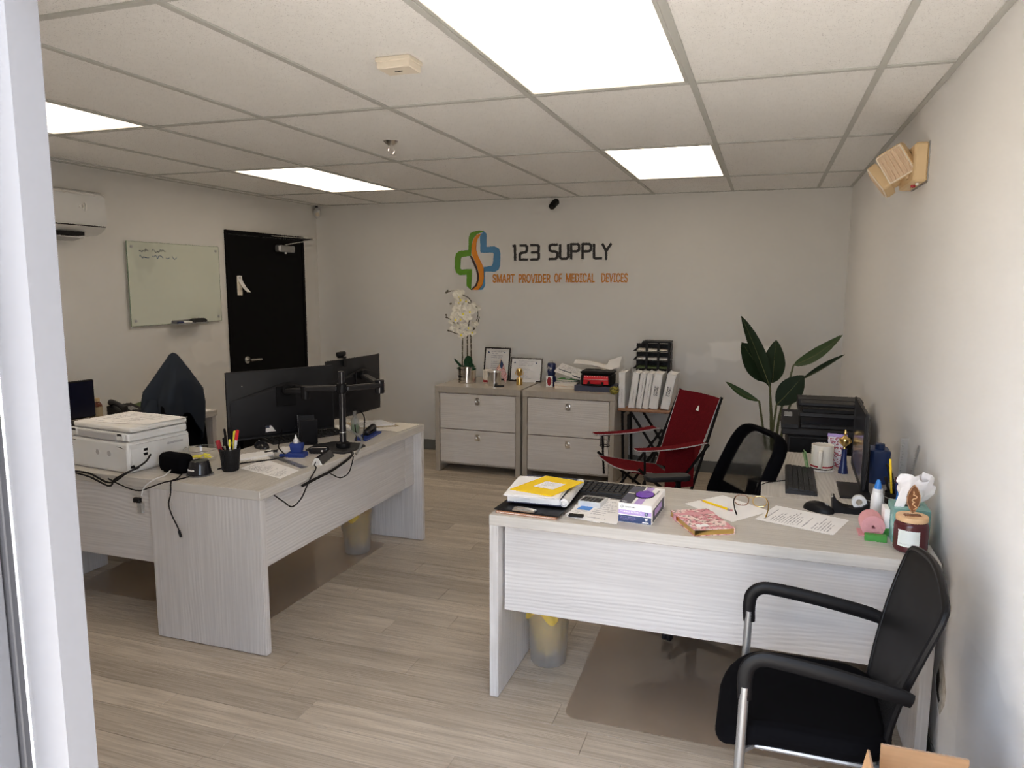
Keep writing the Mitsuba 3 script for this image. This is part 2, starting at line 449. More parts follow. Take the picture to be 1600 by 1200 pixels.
# ================================================================ the room
# floor: planks running along x, each its own piece
struct('floor', bx(XL, XR, YF - .07, YB, -.12, -.006, 0), 'baseboard_vinyl', 'grey brown wood plank floor of the office')
PW, PL = .1425, 1.19
OFF = {}
for row, xj in ((-3, -1.19), (-4, -.79), (-1, -.79), (1, -.41), (3, -.68), (4, -.41)):
    OFF[row] = xj
cache = {}
row0 = math.floor((YF - .07 + .52) / PW) - 1
for row in range(row0, 30):
    y0, y1 = -.52 + (row - 0) * PW - PW * 0, -.52 + (row + 1) * PW
    y0c, y1c = max(y0, YF - .07), min(y1, YB)
    if y1c - y0c < .01:
        continue
    start = OFF.get(row, XL + PL * ((row * .381) % 1.0))
    xs = sorted({round(start + k * PL, 4) for k in range(-5, 6) if XL + .05 < start + k * PL < XR - .05} | {XL, XR})
    for xa, xb in zip(xs, xs[1:]):
        k = (row * 7 + int((xa + 9) * 3.1)) % 4
        part('floor', 'plank', bx(xa + .0006, xb - .0006, y0c + .0006, y1c - .0006, -.006, 0, .0012), f'plank_{k}', False)

TH = .12
struct('wall_back', bx(XL - TH, XR + TH, YB, YB + TH, 0, ZC + .1, 0), 'paint_back', 'light grey back wall with lighter touched-up paint patches')
struct('wall_left', bx(XL - TH, XL, YF - .07, YB, 0, ZC + .1, 0), 'paint_left', 'light grey left wall with the black door')
# right wall with a ragged hole near the floor
hole = [(-.39, .425), (-.345, .375), (-.325, .31), (-.36, .265), (-.40, .225), (-.43, .25), (-.47, .30), (-.475, .345), (-.44, .39)]
g = Polygon([(YF - .07, 0), (YB, 0), (YB, ZC + .1), (YF - .07, ZC + .1)], [hole])
m = ext(g, .012)
W_R = np.array([[0, 0, 1, XR], [1, 0, 0, 0], [0, 1, 0, 0], [0, 0, 0, 1.0]])
m.apply_transform(W_R)
struct('wall_right', join(m, bx(XR + .012, XR + TH, YF - .07, YB, 0, ZC + .1, 0)), 'paint_right', 'pale grey right wall, with darker blotches near the floor')
m = ext([(a * 1.0, b) for a, b in hole], .003); m.apply_transform(W_R); m.apply_translation([.003, 0, 0])
part('wall_right', 'broken_plaster', m, 'plaster_raw', False, label='ragged hole showing raw plaster')
m = ext([(-.372, .33), (-.352, .36), (-.336, .33), (-.342, .29), (-.368, .27), (-.385, .262), (-.392, .275), (-.366, .292)], .0022); m.apply_transform(W_R); m.apply_translation([.0005, 0, 0])
part('wall_right', 'broken_edge', m, 'hole_dark', False, label='dark torn edge of the hole')

for nm, b in (('back', (XL, XR, YB - .008, YB, 0, .10)), ('left', (XL, XL + .008, YF, 2.10, 0, .10)), ('right', (XR - .008, XR, YF, YB - .008, 0, .10))):
    struct('baseboard_' + nm, bx(*b, .002), 'baseboard_vinyl', f'dark grey vinyl baseboard along the {nm} wall')
struct('baseboard_left', bx(XL, XL + .008, 3.24, YB - .008, 0, .10, .002), 'baseboard_vinyl', 'short dark grey vinyl baseboard between the black door and the corner')

# ceiling: lay-in tiles in a grid of T bars
struct('ceiling', bx(XL - TH, XR + TH, YF - .19, YB + TH, ZC + .06, ZC + .2, 0), 'paint_plain', 'suspended ceiling of white speckled tiles')
GX, GY = .640, 1.287
xs = [XL] + [k * GX for k in range(-5, 3)] + [XR]
ys = [YF] + [k * GY for k in (-1, 0, 1, 2)] + [YB]
LIGHTS = {(0, -1), (0, 1), (-4, -1), (-4, 1)}
for i in range(len(xs) - 1):
    for j in range(len(ys) - 1):
        ix, iy = round(xs[i] / GX) if i else -6, round(ys[j] / GY) if j else -2
        if (ix, iy) in LIGHTS:
            continue
        part('ceiling', 'tile', bx(xs[i] + .004, xs[i + 1] - .004, ys[j] + .004, ys[j + 1] - .004, ZC + .004, ZC + .018, 0), 'ceiling_tile', False)
for x in xs:
    x0, x1 = (x, x + .022) if x == XL else ((x - .022, x) if x == XR else (x - .012, x + .012))
    part('ceiling', 'rail', bx(x0, x1, YF, YB, ZC - .003, ZC + .004, .0008), 'grid_paint', False)
for y in ys:
    for i in range(len(xs) - 1):
        y0, y1 = (y, y + .02) if y == YF else ((y - .02, y) if y == YB else (y - .012, y + .012))
        xa = xs[i] + (.022 if i == 0 else .0125); xb = xs[i + 1] - (.022 if i == len(xs) - 2 else .0125)
        part('ceiling', 'cross_rail', bx(xa, xb, y0, y1, ZC - .0028, ZC + .004, .0008), 'grid_paint', False)
for (ix, iy), where in (((0, -1), 'nearest the camera, above the aisle'), ((0, 1), 'farther right one, before the sign wall'), ((-4, -1), 'left one partly hidden by the door frame'), ((-4, 1), 'farther left one, before the black door')):
    t = thing('ceiling_light', f'rectangular recessed ceiling light panel, {where}', 'ceiling light', group='recessed ceiling light panels')
    x0, x1, y0, y1 = ix * GX + .013, (ix + 1) * GX - .013, iy * GY + .013, (iy + 1) * GY - .013
    fr = join(bx(x0, x0 + .014, y0, y1, ZC - .001, ZC + .03, .001), bx(x1 - .014, x1, y0, y1, ZC - .001, ZC + .03, .001), bx(x0 + .014, x1 - .014, y0, y0 + .014, ZC - .001, ZC + .03, .001), bx(x0 + .014, x1 - .014, y1 - .014, y1, ZC - .001, ZC + .03, .001))
    part(t, 'frame', fr, 'grid_paint', False)
    v = np.array([[x0 + .014, y0 + .014, ZC + .004], [x1 - .014, y0 + .014, ZC + .004], [x1 - .014, y1 - .014, ZC + .004], [x0 + .014, y1 - .014, ZC + .004]])
    part(t, 'diffuser', trimesh.Trimesh(v, [(0, 2, 1), (0, 3, 2)], process=False), 'white_plastic', False, emitter={'type': 'area', 'radiance': {'type': 'rgb', 'value': list(PANEL)}})

# front wall: glazed front with the doorway the camera looks through
struct('wall_front', join(bx(XL, -.262, YF - .06, YF, 0, ZC + .1, 0), bx(-.262, XR, YF - .06, YF, 2.12, ZC + .1, 0), bx(1.30, XR, YF - .06, YF, 0, 2.12, 0)), 'paint_plain', 'front wall beside and above the open entrance door')
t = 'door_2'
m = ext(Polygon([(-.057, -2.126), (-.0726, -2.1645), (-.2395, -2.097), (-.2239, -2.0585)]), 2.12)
struct(t, m, 'frame_white_dimmed', 'white stile of the opened entrance door at the left edge of the view, its colour greyed against the daylight')
part(t, 'head', bx(-.057, 1.215, -2.175, YF, 2.04, 2.12, .003), 'frame_white_dimmed', False)
part(t, 'jamb', bx(1.215, 1.30, -2.175, YF, 0, 2.12, .003), 'frame_white_dimmed', False)
part(t, 'gasket', bx(-.275, -.241, -2.112, -2.085, 0, 2.12, .002), 'gasket', False, label='dark rubber gasket strip')
part(t, 'edge_bead', tube([(-.2395, -2.0985, .01), (-.2395, -2.0985, 2.11)], .0028, 6), 'white_plastic')
part(t, 'bead', bx(-.262, -.250, -2.160, -2.114, 0, 2.12, .003), 'frame_white_dimmed', False)

# black door in the left wall
D0, D1, DH = 2.155, 3.175, 2.005
t = 'door_1'
struct(t, join(bx(XL, XL + .014, D0, D1, .006, DH, .002)), 'black_paint', 'flush black door in the left wall')
part(t, 'frame', join(bx(XL, XL + .02, D0 - .035, D0 - .003, 0, DH + .035, .002), bx(XL, XL + .02, D1 + .003, D1 + .035, 0, DH + .035, .002), bx(XL, XL + .02, D0 - .003, D1 + .003, DH + .003, DH + .035, .002)), 'black_paint', False)
h = join(at(cyl(.032, .012), (XL + .014, 2.315, .945), ry=90), at(cyl(.012, .05), (XL + .026, 2.315, .945), ry=90), tube([(XL + .07, 2.312, .945), (XL + .074, 2.36, .945), (XL + .07, 2.44, .94)], .011, 10, 4))
part(t, 'handle', h, 'steel', label='satin steel lever handle')
c = part(t, 'closer', join(bx(XL + .014, XL + .07, 2.76, 3.00, 1.885, 1.945, .01), bx(XL + .07, XL + .078, 2.765, 2.80, 1.885, 1.945, .003), at(cyl(.012, .02), (XL + .045, 2.885, 1.868))), 'grey_metal', label='grey hydraulic door closer')
part(t, 'closer_arm', join(bar((XL + .045, 2.88, 1.952), (XL + .12, 3.23, 2.015), .018, .006), bar((XL + .12, 3.23, 2.022), (XL + .035, 2.70, 2.022), .018, .006), bx(XL + .014, XL + .13, 3.20, 3.25, 2.008, 2.030, .003)), 'silver_metal', False, label='bright metal closer arm')
t = thing('paper_tag', 'white paper tag hanging at the hinge side of the black door, curling away', 'paper tag')
u, v = np.meshgrid(np.linspace(0, 1, 5), np.linspace(0, 1, 9))
part(t, 'back_sheet', bx(XL + .0145, XL + .0165, 2.235, 2.30, 1.50, 1.665, 0), 'paper_cream', False)
P = np.stack([XL + .018 + .045 * v ** 2, 2.243 + .05 * u + .055 * v ** 1.6, 1.662 - .135 * v], -1)
part(t, 'curled_sheet', sheet(P, .0012), 'paper_white')
part(t, 'clip', bx(XL + .0165, XL + .024, 2.258, 2.275, 1.642, 1.656, .001), 'grey_metal', False)

# ================================================================ things on the walls and the ceiling
t = thing('air_conditioner', 'white wall-mounted split air conditioner high on the left wall', 'air conditioner')
prof = [(XL + .002, 1.905), (XL + .10, 1.905), (XL + .155, 1.925), (XL + .19, 1.955), (XL + .20, 2.0), (XL + .195, 2.13), (XL + .18, 2.165), (XL + .15, 2.178), (XL + .002, 2.178)]
ACY = (-.02, .79)
AX = np.array([[1, 0, 0, 0], [0, 0, 1, ACY[0]], [0, 1, 0, 0], [0, 0, 0, 1.0]])
m = ext(prof, ACY[1] - ACY[0]); m.apply_transform(AX); m.fix_normals()
part(t, 'body', m, 'white_plastic', 30)
part(t, 'top_edge', tube([(XL + .188, ACY[0], 2.155), (XL + .188, ACY[1] + .003, 2.155)], .007, 6), 'white_gloss')
part(t, 'seam', bx(XL + .186, XL + .1965, ACY[0] + .005, ACY[1] - .005, 1.957, 1.963, .001), 'dark_plastic', False)
part(t, 'outlet', bx(XL + .07, XL + .165, ACY[0] + .05, ACY[1] - .14, 1.898, 1.922, .003), 'black_plastic', False, label='dark air outlet slot')
for k in range(6):
    part(t, 'vane', at(bx(-.03, .03, -.003, .003, -.012, .012, .001), (XL + .12, .04 + k * .11, 1.894), rz=20), 'grey_metal', False)
part(t, 'flap', at(bx(-.045, .045, -.33, .33, -.003, .003, .001), (XL + .11, .32, 1.879), ry=-12), 'grey_metal', False)
AXF = np.array([[0, 0, 1, 0], [1, 0, 0, 0], [0, 1, 0, 0], [0, 0, 0, 1.0]])   # drawing to a face looking to +x
d = join(at(ball(.009, (1, 1, .3)), (.0, .0, 0)), *[ext(LineString([(r * math.cos(a), r * math.sin(a)) for a in np.linspace(-.6, .6, 9)]).buffer(.004), .003) for r in (.024, .044)])
d.apply_transform(AXF); d.apply_translation([XL + .199, .60, 2.075])
part(t, 'display_mark', d, 'white_gloss', False, label='pale dot and two arcs on the front')

t = thing('glass_board', 'pale green glass marker board with a little handwriting on the left wall', 'whiteboard')
Y0, Y1, Z0, Z1 = 1.105, 2.018, 1.30, 1.892
part(t, 'pane', bx(XL + .018, XL + .024, Y0, Y1, Z0, Z1, .001), 'board_glass', False)
part(t, 'edge', join(bx(XL + .0175, XL + .0245, Y0 - .002, Y0, Z0, Z1, 0), bx(XL + .0175, XL + .0245, Y1, Y1 + .002, Z0, Z1, 0), bx(XL + .0175, XL + .0245, Y0, Y1, Z1, Z1 + .002, 0), bx(XL + .0175, XL + .0245, Y0, Y1, Z0 - .002, Z0, 0)), 'board_edge', False, label='green glass edge')
for yy in (Y0 + .035, Y1 - .035):
    for zz in (Z0 + .035, Z1 - .035):
        part(t, 'standoff', at(cyl(.011, .030, 14), (XL + .0005, yy, zz), ry=90), 'grey_metal')
rr = random.Random(3)
def scribble(y, z, words, h):
    out = []
    for w in words:
        n = int(w / .012)
        pts = [(XL + .0252, y + w * k / n, z + h * (.9 if rr.random() > .8 else rr.random() * .55)) for k in range(n + 1)]
        out.append(tube(pts, .0022, 4, 3))
        y += w + .03
    return join(*out)
part(t, 'handwriting', scribble(1.21, 1.822, (.085, .13), .026), 'ink', False)
part(t, 'handwriting', scribble(1.21, 1.776, (.085, .10, .03, .05), .026), 'ink_blue', False)
part(t, 'tray', join(bx(XL + .026, XL + .095, 1.47, 1.79, 1.292, 1.297, .001), bx(XL + .09, XL + .095, 1.47, 1.79, 1.297, 1.303, .001), bx(XL + .0245, XL + .027, 1.47, 1.79, 1.292, 1.325, .0005)), 'grey_metal', False, label='small metal pen tray')
solo('board_eraser', 'black felt eraser in the tray of the glass board', 'eraser', hull([(a, b, c) for c, ins in ((1.2975, 0), (1.322, .004), (1.332, .012)) for a in (XL + .032 + ins, XL + .083 - ins) for b in (1.64 + ins * 2, 1.79 - ins * 2)]), 'dark_plastic', False)
for k, (yy, cap) in enumerate(((1.49, 'blue_dark'), (1.505, 'blue_dark'))):
    t = thing('board_marker', ('front', 'rear')[k] + ' white board marker with a dark blue cap in the tray of the glass board', 'marker', group='markers in the glass board tray')
    xx = XL + .078 - k * .024
    part(t, 'barrel', at(cyl(.009, .085), (xx, yy + .045, 1.3067), rx=-90), 'white_gloss')
    part(t, 'cap', at(cyl(.0095, .045), (xx, yy, 1.3072), rx=-90), cap)

# business sign on the back wall
GREEN = [[-1.5345,2.0801],[-1.5831,2.0844],[-1.6295,2.0775],[-1.6664,2.0603],[-1.6789,2.0246],[-1.6844,1.91],[-1.7687,1.9042],[-1.8088,1.8797],[-1.8192,1.8343],[-1.8224,1.7489],[-1.8077,1.7032],[-1.7704,1.6803],[-1.7018,1.6859],[-1.7049,1.5833],[-1.6591,1.5435],[-1.6508,1.7369],[-1.7015,1.7371],[-1.7513,1.7315],[-1.7674,1.743],[-1.763,1.8339],[-1.7505,1.8474],[-1.66,1.8579],[-1.6574,1.9007],[-1.6508,1.9793],[-1.6298,2.0238],[-1.5954,2.0567],[-1.5466,2.0692]]
BLUE = [[-1.5491,2.0603],[-1.5345,2.0801],[-1.5079,2.0574],[-1.5081,1.9382],[-1.4259,1.9405],[-1.3839,1.9177],[-1.3719,1.8754],[-1.3754,1.7695],[-1.3898,1.7305],[-1.426,1.7104],[-1.5208,1.7139],[-1.5234,1.6406],[-1.521,1.584],[-1.5481,1.5498],[-1.585,1.5439],[-1.5418,1.5952],[-1.5282,1.6632],[-1.5329,1.7534],[-1.4526,1.7665],[-1.4441,1.7811],[-1.4332,1.8704],[-1.444,1.885],[-1.5655,1.8851],[-1.5686,2.034]]
ORANGE = [[-1.5527,2.0582],[-1.6015,2.0457],[-1.6348,2.0015],[-1.651,1.9456],[-1.6513,1.8781],[-1.6306,1.8329],[-1.6026,1.7763],[-1.582,1.7084],[-1.5797,1.6405],[-1.5996,1.5837],[-1.6467,1.5459],[-1.585,1.5473],[-1.5443,1.5952],[-1.5306,1.6632],[-1.5353,1.7422],[-1.5596,1.7986],[-1.59,1.8551],[-1.6082,1.9114],[-1.6079,1.9675],[-1.5931,2.012],[-1.5613,2.0505]]
BROWN = [[-1.6674,1.8557],[-1.6527,1.8556],[-1.6307,1.8159],[-1.6039,1.7593],[-1.5844,1.6971],[-1.5822,1.6292],[-1.6046,1.578],[-1.6591,1.5435],[-1.6529,1.555],[-1.6194,1.5859],[-1.5995,1.6291],[-1.5968,1.6802],[-1.6113,1.7368],[-1.6394,1.7934]]
STROKES = [[[-1.254,1.9405],[-1.2327,1.9446],[-1.2287,1.8131]],[[-1.1856,1.9451],[-1.1293,1.9454],[-1.1175,1.9332],[-1.1196,1.8948],[-1.1289,1.884],[-1.1759,1.8778],[-1.1864,1.8669],[-1.185,1.8206],[-1.1098,1.82]],[[-1.0873,1.947],[-1.0188,1.9461],[-1.0059,1.935],[-1.0079,1.8958],[-1.0217,1.8828],[-1.0705,1.8823],[-1.0217,1.8828],[-1.0054,1.8696],[-1.0063,1.8335],[-1.0189,1.8204],[-1.0864,1.8187]],[[-0.8319,1.9479],[-0.8923,1.9477],[-0.907,1.9359],[-0.9055,1.9034],[-0.8917,1.8902],[-0.8494,1.8875],[-0.8344,1.8755],[-0.8352,1.8397],[-0.8487,1.8235],[-0.9128,1.8229]],[[-0.8103,1.9508],[-0.809,1.8373],[-0.794,1.8242],[-0.751,1.8249],[-0.7354,1.8389],[-0.7369,1.952]],[[-0.708,1.8171],[-0.7099,1.9495],[-0.6517,1.9508],[-0.6381,1.9388],[-0.6386,1.9003],[-0.6519,1.8876],[-0.7045,1.8871]],[[-0.605,1.8174],[-0.6071,1.9502],[-0.5451,1.9504],[-0.5316,1.9374],[-0.5321,1.8991],[-0.5451,1.8864],[-0.6017,1.887]],[[-0.5054,1.9519],[-0.5033,1.8348],[-0.4899,1.824],[-0.4317,1.8246]],[[-0.432,1.952],[-0.3969,1.8869],[-0.3955,1.8201],[-0.3969,1.8848],[-0.3526,1.9529]]]
t = thing('wall_sign', 'company sign on the back wall: green and blue cross logo, black and orange lettering', 'sign')
for nm, poly, m_, d in (('logo_green', GREEN, 'sign_green', .008), ('logo_blue', BLUE, 'sign_blue', .0085), ('logo_orange', ORANGE, 'sign_orange', .010), ('logo_brown', BROWN, 'sign_brown', .011)):
    part(t, nm, upright(ext(Polygon(poly).buffer(0).buffer(.002).buffer(-.002), d), (0, YB, 0)), m_, 30)
for s in STROKES:
    part(t, 'letter', upright(ext(LineString(s).buffer(.0105, cap_style=2, join_style=1).buffer(0), .009), (0, YB, 0)), 'sign_black', 30)
for w, (x0, z0), (x1, z1) in (('SMART', (-1.4467, 1.6125), (-1.2342, 1.6922)), ('PROVIDER', (-1.1959, 1.612), (-.8976, 1.6929)), ('OF', (-.8601, 1.6162), (-.7902, 1.696)), ('MEDICAL', (-.7539, 1.6165), (-.492, 1.6977)), ('DEVICES', (-.4331, 1.6173), (-.2034, 1.6984))):
    part(t, 'word', upright(at(lettering(w, x1 - x0, z1 - z0, .008, True), ((x0 + x1) / 2, (z0 + z1) / 2, 0)), (0, YB, 0)), 'sign_text_orange', False)

t = thing('security_camera', 'small black bullet camera on the back wall just under the ceiling', 'camera')
part(t, 'base', at(cyl(.03, .015), (-.853, YB - .015, 2.315), rx=-90), 'black_plastic')
part(t, 'body', at(lathe([(.026, 0), (.03, .01), (.03, .08), (.027, .095)], 20), (-.853, YB - .015, 2.315), rx=120, rz=-8), 'black_plastic')
part(t, 'lens', at(cyl(.014, .006), (-.862, YB - .099, 2.264), rx=120), 'black_gloss')
t = thing('motion_sensor', 'small white motion sensor in the far left corner under the ceiling', 'sensor')
m = ball(.045, (.75, .6, 1.15)); part(t, 'housing', at(m, (XL + .032, YB - .032, 2.285)), 'white_plastic')
part(t, 'lens_window', at(ball(.022, (1, .5, 1)), (XL + .05, YB - .052, 2.27), rz=45), 'beige_light')
part(t, 'bracket', at(cyl(.012, .035), (XL + .028, YB - .028, 2.318)), 'dark_plastic')
t = thing('alarm_box', 'small square beige detector box on a ceiling tile', 'detector')
part(t, 'base', at(bx(-.065, .065, -.05, .05, ZC - .012, ZC + .003, .003), (-.275, -.60, 0)), 'beige_light')
part(t, 'cover', at(hull([(a * s, b * s, z) for z, s in ((ZC - .012, 1), (ZC - .030, 1), (ZC - .034, .95)) for a in (-.06, .06) for b in (-.045, .045)]), (-.275, -.60, 0)), 'beige_light', False)
part(t, 'slot', bx(-.29, -.262, -.602, -.598, ZC - .0355, ZC - .0335, 0), 'dark_plastic', False)
t = thing('sprinkler', 'chrome fire sprinkler head hanging from a ceiling tile', 'sprinkler')
SX, SY = -1.0, .70
part(t, 'escutcheon', at(lathe([(.012, -.022), (.03, -.012), (.042, 0), (.042, .003)], 22), (SX, SY, ZC + .004)), 'chrome')
part(t, 'frame', join(at(cyl(.012, .03), (SX, SY, ZC - .045)), tube([(SX - .012, SY, ZC - .03), (SX - .018, SY, ZC - .05), (SX, SY, ZC - .072)], .003, 6, 4), tube([(SX + .012, SY, ZC - .03), (SX + .018, SY, ZC - .05), (SX, SY, ZC - .072)], .003, 6, 4)), 'chrome')
part(t, 'deflector', at(cyl(.026, .003, 16), (SX, SY, ZC - .076)), 'chrome')

t = thing('emergency_light', 'tan twin-head emergency light unit high on the right wall', 'emergency light')
EY0, EY1, EZ0, EZ1 = .455, .80, 2.02, 2.175
part(t, 'housing', bx(XR - .055, XR - .003, EY0, EY1, EZ0, EZ1, .008), 'beige_plastic')
part(t, 'back_plate', bx(XR - .004, XR, EY0 - .003, EY1 + .003, EZ0 - .003, EZ1 + .003, .001), 'grey_metal', False)
part(t, 'test_button', at(cyl(.009, .012), (XR - .035, .57, EZ0 - .011)), 'red_dark')
part(t, 'indicator', at(cyl(.006, .010), (XR - .03, .51, EZ0 - .009)), 'white_gloss')
for k, (px_, nn, xx_) in enumerate((((XR - .098, .545, 2.110), (-.45, -.84, -.28), (.84, -.22, .50)), ((XR - .118, .735, 2.075), (-.80, .10, -.58), (.30, -.75, .55)))):
    n_ = np.array(nn) / np.linalg.norm(nn); x_ = np.array(xx_, float); x_ -= n_ * (x_ @ n_); x_ /= np.linalg.norm(x_)
    M = np.eye(4); M[:3, 0], M[:3, 1], M[:3, 2], M[:3, 3] = x_, np.cross(n_, x_), n_, px_
    dome = lathe([(.062, 0), (.060, -.02), (.050, -.045), (.030, -.062), (.001, -.068)], 28, False)
    m = join(at(pad(.118, .132, .040, .016, .006), (0, 0, 0)), at(dome, (0, 0, .002)))
    m.apply_transform(M)
    hd = part(t, 'lamp_head', m, 'beige_plastic', 40)
    rib = join(*[bx(-.047 + j * .017, -.0385 + j * .017, -.052, .052, .0405, .0475, .002) for j in range(6)], bx(-.052, .052, -.058, .058, .0395, .0415, .001))
    rib.apply_transform(M)
    part(hd, 'lens', rib, 'lens_tan', False, label='ribbed clear-beige lens')
    rim = tube([(x, y, .0415) for x, y in ((-.053, -.059), (.053, -.059), (.053, .059), (-.053, .059), (-.053, -.059))], .003, 6); rim.apply_transform(M)
    part(hd, 'lens_rim', rim, 'beige_light')
    part(t, 'knuckle', tube([(XR - .05, px_[1] + .03, 2.05), tuple(np.array(px_) - n_ * .04 + (0, 0, -.03))], .016, 10), 'beige_plastic')

# ================================================================ right-hand desk (L shaped)
t = thing('right_desk', 'L-shaped grey ash laminate desk in the right foreground', 'desk')
RX0, RX1, RY0, RY1, RYB = -.018, 1.50, -.425, .185, 1.085
TT = .042
part(t, 'top', bx(RX0, RX1, RY0, RY1, DT - TT, DT, .0025), 'laminate_top_x', False)
part(t, 'return_top', bx(.955, RX1, RY1 + .001, RYB, DT - TT, DT, .0025), 'laminate_top_y', False)
part(t, 'leg_panel', bx(RX0, RX0 + .036, RY0 + .004, RY1 - .02, .004, DT - TT, .0015), 'laminate_z', False)
part(t, 'leg_panel', bx(RX1 - .036, RX1, RY0 + .004, RY1 - .02, .004, DT - TT, .0015), 'laminate_z', False)
part(t, 'modesty_panel', bx(RX0 + .044, RX1 - .037, RY0 + .055, RY0 + .073, .345, DT - TT - .006, .0015), 'laminate_x', False)
part(t, 'return_leg', bx(.97, RX1 - .01, RYB - .04, RYB - .005, .004, DT - TT, .0015), 'laminate_z', False)
part(t, 'return_panel', bx(RX1 - .03, RX1 - .012, RY1 + .01, RYB - .045, .30, DT - TT - .004, .0015), 'laminate_y', False)
for xx in (.15, 1.27):
    part(t, 'bracket', bx(xx - .028, xx + .028, RY0 + .045, RY0 + .0545, DT - TT - .0055, DT - TT, .0005), 'black_plastic', False)
part(t, 'sticker', bx(1.385, 1.425, RY0 + .0535, RY0 + .055, .62, .68, 0), 'paper_white', False, label='small white printed sticker')

# ================================================================ left-hand desk: main top, front bridge and credenza
t = thing('left_desk', 'U-shaped grey ash laminate desk on the left with two monitors', 'desk')
LX0, LX1, LY0, LY1 = -1.635, -1.035, -.455, 1.135
part(t, 'top', bx(LX0, LX1, LY0, LY1, DT - TT, DT, .0025), 'laminate_top_y', False)
part(t, 'leg_panel', bx(LX0 + .005, LX1 - .004, LY0 + .004, LY0 + .04, .004, DT - TT, .0015), 'laminate_z', False)
part(t, 'leg_panel', bx(LX0 + .005, LX1 - .004, LY1 - .04, LY1 - .004, .004, DT - TT, .0015), 'laminate_z', False)
part(t, 'modesty_panel', bx(LX1 - .075, LX1 - .057, LY0 + .042, LY1 - .16, .365, DT - TT - .006, .0015), 'laminate_y', False)
part(t, 'modesty_panel', bx(LX1 - .075, LX1 - .057, LY1 - .158, LY1 - .042, .365, DT - TT - .006, .0015), 'laminate_y', False)
part(t, 'bridge_top', bx(-2.605, LX0 - .001, LY0, .15, DT - TT, DT, .0025), 'laminate_top_x', False)
part(t, 'bridge_panel', bx(-2.55, LX0 - .003, LY0 + .03, LY0 + .048, .34, DT - TT - .004, .0015), 'laminate_x', False)
part(t, 'credenza_top', bx(XL + .03, -2.606, LY0, LY1, DT - TT, DT, .0025), 'laminate_top_y', False)
part(t, 'credenza_leg', bx(XL + .05, -2.62, LY1 - .04, LY1 - .004, .004, DT - TT, .0015), 'laminate_z', False)
part(t, 'credenza_leg', bx(-2.604, -2.57, -.38, .14, .004, DT - TT, .0015), 'laminate_z', False)
part(t, 'credenza_panel', bx(XL + .05, XL + .068, -.40, LY1 - .045, .30, DT - TT - .004, .0015), 'laminate_y', False)

# ================================================================ two lateral file cabinets
def cabinet(x0, x1, label):
    t = thing('file_cabinet', label, 'cabinet', group='two-drawer lateral file cabinets')
    y0, y1, h = 2.735, 3.40, DT
    part(t, 'body', join(bx(x0, x0 + .04, y0, y1, .003, h - .055, .002), bx(x1 - .04, x1, y0, y1, .003, h - .055, .002), bx(x0 + .04, x1 - .04, y1 - .02, y1, .05, h - .055, .002), bx(x0 + .04, x1 - .04, y0 + .03, y1 - .02, .065, .08, .001)), 'cabinet_frame', False)
    part(t, 'top', bx(x0, x1, y0 - .003, y1, h - .055, h, .003), 'cabinet_frame', False)
    for z0, z1 in ((.085, .372), (.378, .682)):
        d = part(t, 'drawer', bx(x0 + .044, x1 - .044, y0 + .006, y0 + .03, z0, z1, .002), 'drawer_front', False)
        cx = (x0 + x1) / 2 + .005
        part(d, 'lock', join(at(pad(.044, .060, .005, .012, .001), (cx, y0 + .0058, z1 - .058), rx=90), at(lathe([(.012, 0), (.017, .001), (.017, .006), (.012, .007), (.012, 0)], 24, False), (cx, y0 + .0005, z1 - .055), rx=90)), 'silver_metal', label='bright metal lock pull')
cabinet(-1.705, -.938, 'grey two-drawer file cabinet on the left, under the white orchid')
cabinet(-.918, -.155, 'grey two-drawer file cabinet on the right, under the red tool case')

# ================================================================ shared builders
def keyboard(name, label, loc, rz, L=.43, W=.14, cols=15, rows=5, tilt=0, numpad=True):
    t = thing(name, label, 'keyboard', M=None, loc=loc, rz=rz)
    ORIGIN[t] = ORIGIN[t] @ rotm(rx=tilt)
    part(t, 'body', hull([(a, b, z) for a in (-L / 2, L / 2) for b, z in ((-W / 2, .0), (-W / 2, .010), (W / 2, .0), (W / 2, .020))]), 'dark_plastic', False)
    K = []
    sx, sy = (L - .016) / cols, (W - .016) / rows
    for i in range(cols):
        for j in range(rows):
            if j == 0 and 4 <= i <= 8:
                if i == 6:
                    cx, wd = 0, sx * 5
                else:
                    continue
            else:
                cx, wd = 0, sx
            x, y = -L / 2 + .008 + (i + .5) * sx, -W / 2 + .008 + (j + .5) * sy
            z = .010 + .010 * (y + W / 2) / W
            hw, hh = wd / 2 - .0012, sy / 2 - .0012
            K.append(hull([(x + a * hw * s, y + b * hh * s, z + h) for h, s in ((-.001, 1), (.006, .86)) for a in (-1, 1) for b in (-1, 1)]))
    part(t, 'keys', join(*K), 'key_plastic', False, kind='stuff')
    return t

def mouse(label, loc, rz, shine='black_plastic'):
    t = thing('mouse', label, 'mouse', loc, rz)
    m = ball(1, (.062, .034, .036), 3)
    m.vertices[:, 2] = np.maximum(m.vertices[:, 2], 0)
    part(t, 'body', m, shine)
    part(t, 'scroll_wheel', at(cyl(.007, .006, 12), (.032, .003, .030), rx=90), 'grey_metal')
    part(t, 'seam', tube([(.060, 0, .006), (.045, 0, .026), (.015, 0, .0357)], .0012, 5, 4), 'dark_plastic')
    return t

def cable(label, pts, r=.0028, m='black_plastic', n=8, plug=None):
    t = thing('cable', label, 'cable')
    k = part(t, 'cord', tube(pts, r, 6, n), m)
    if plug is not None:
        p0, p1 = np.array(pts[-1], float), np.array(plug, float)
        part(t, 'plug', bar(p0, p1, .011, .007), m if m != 'clear_plastic' else 'white_plastic')
    return t

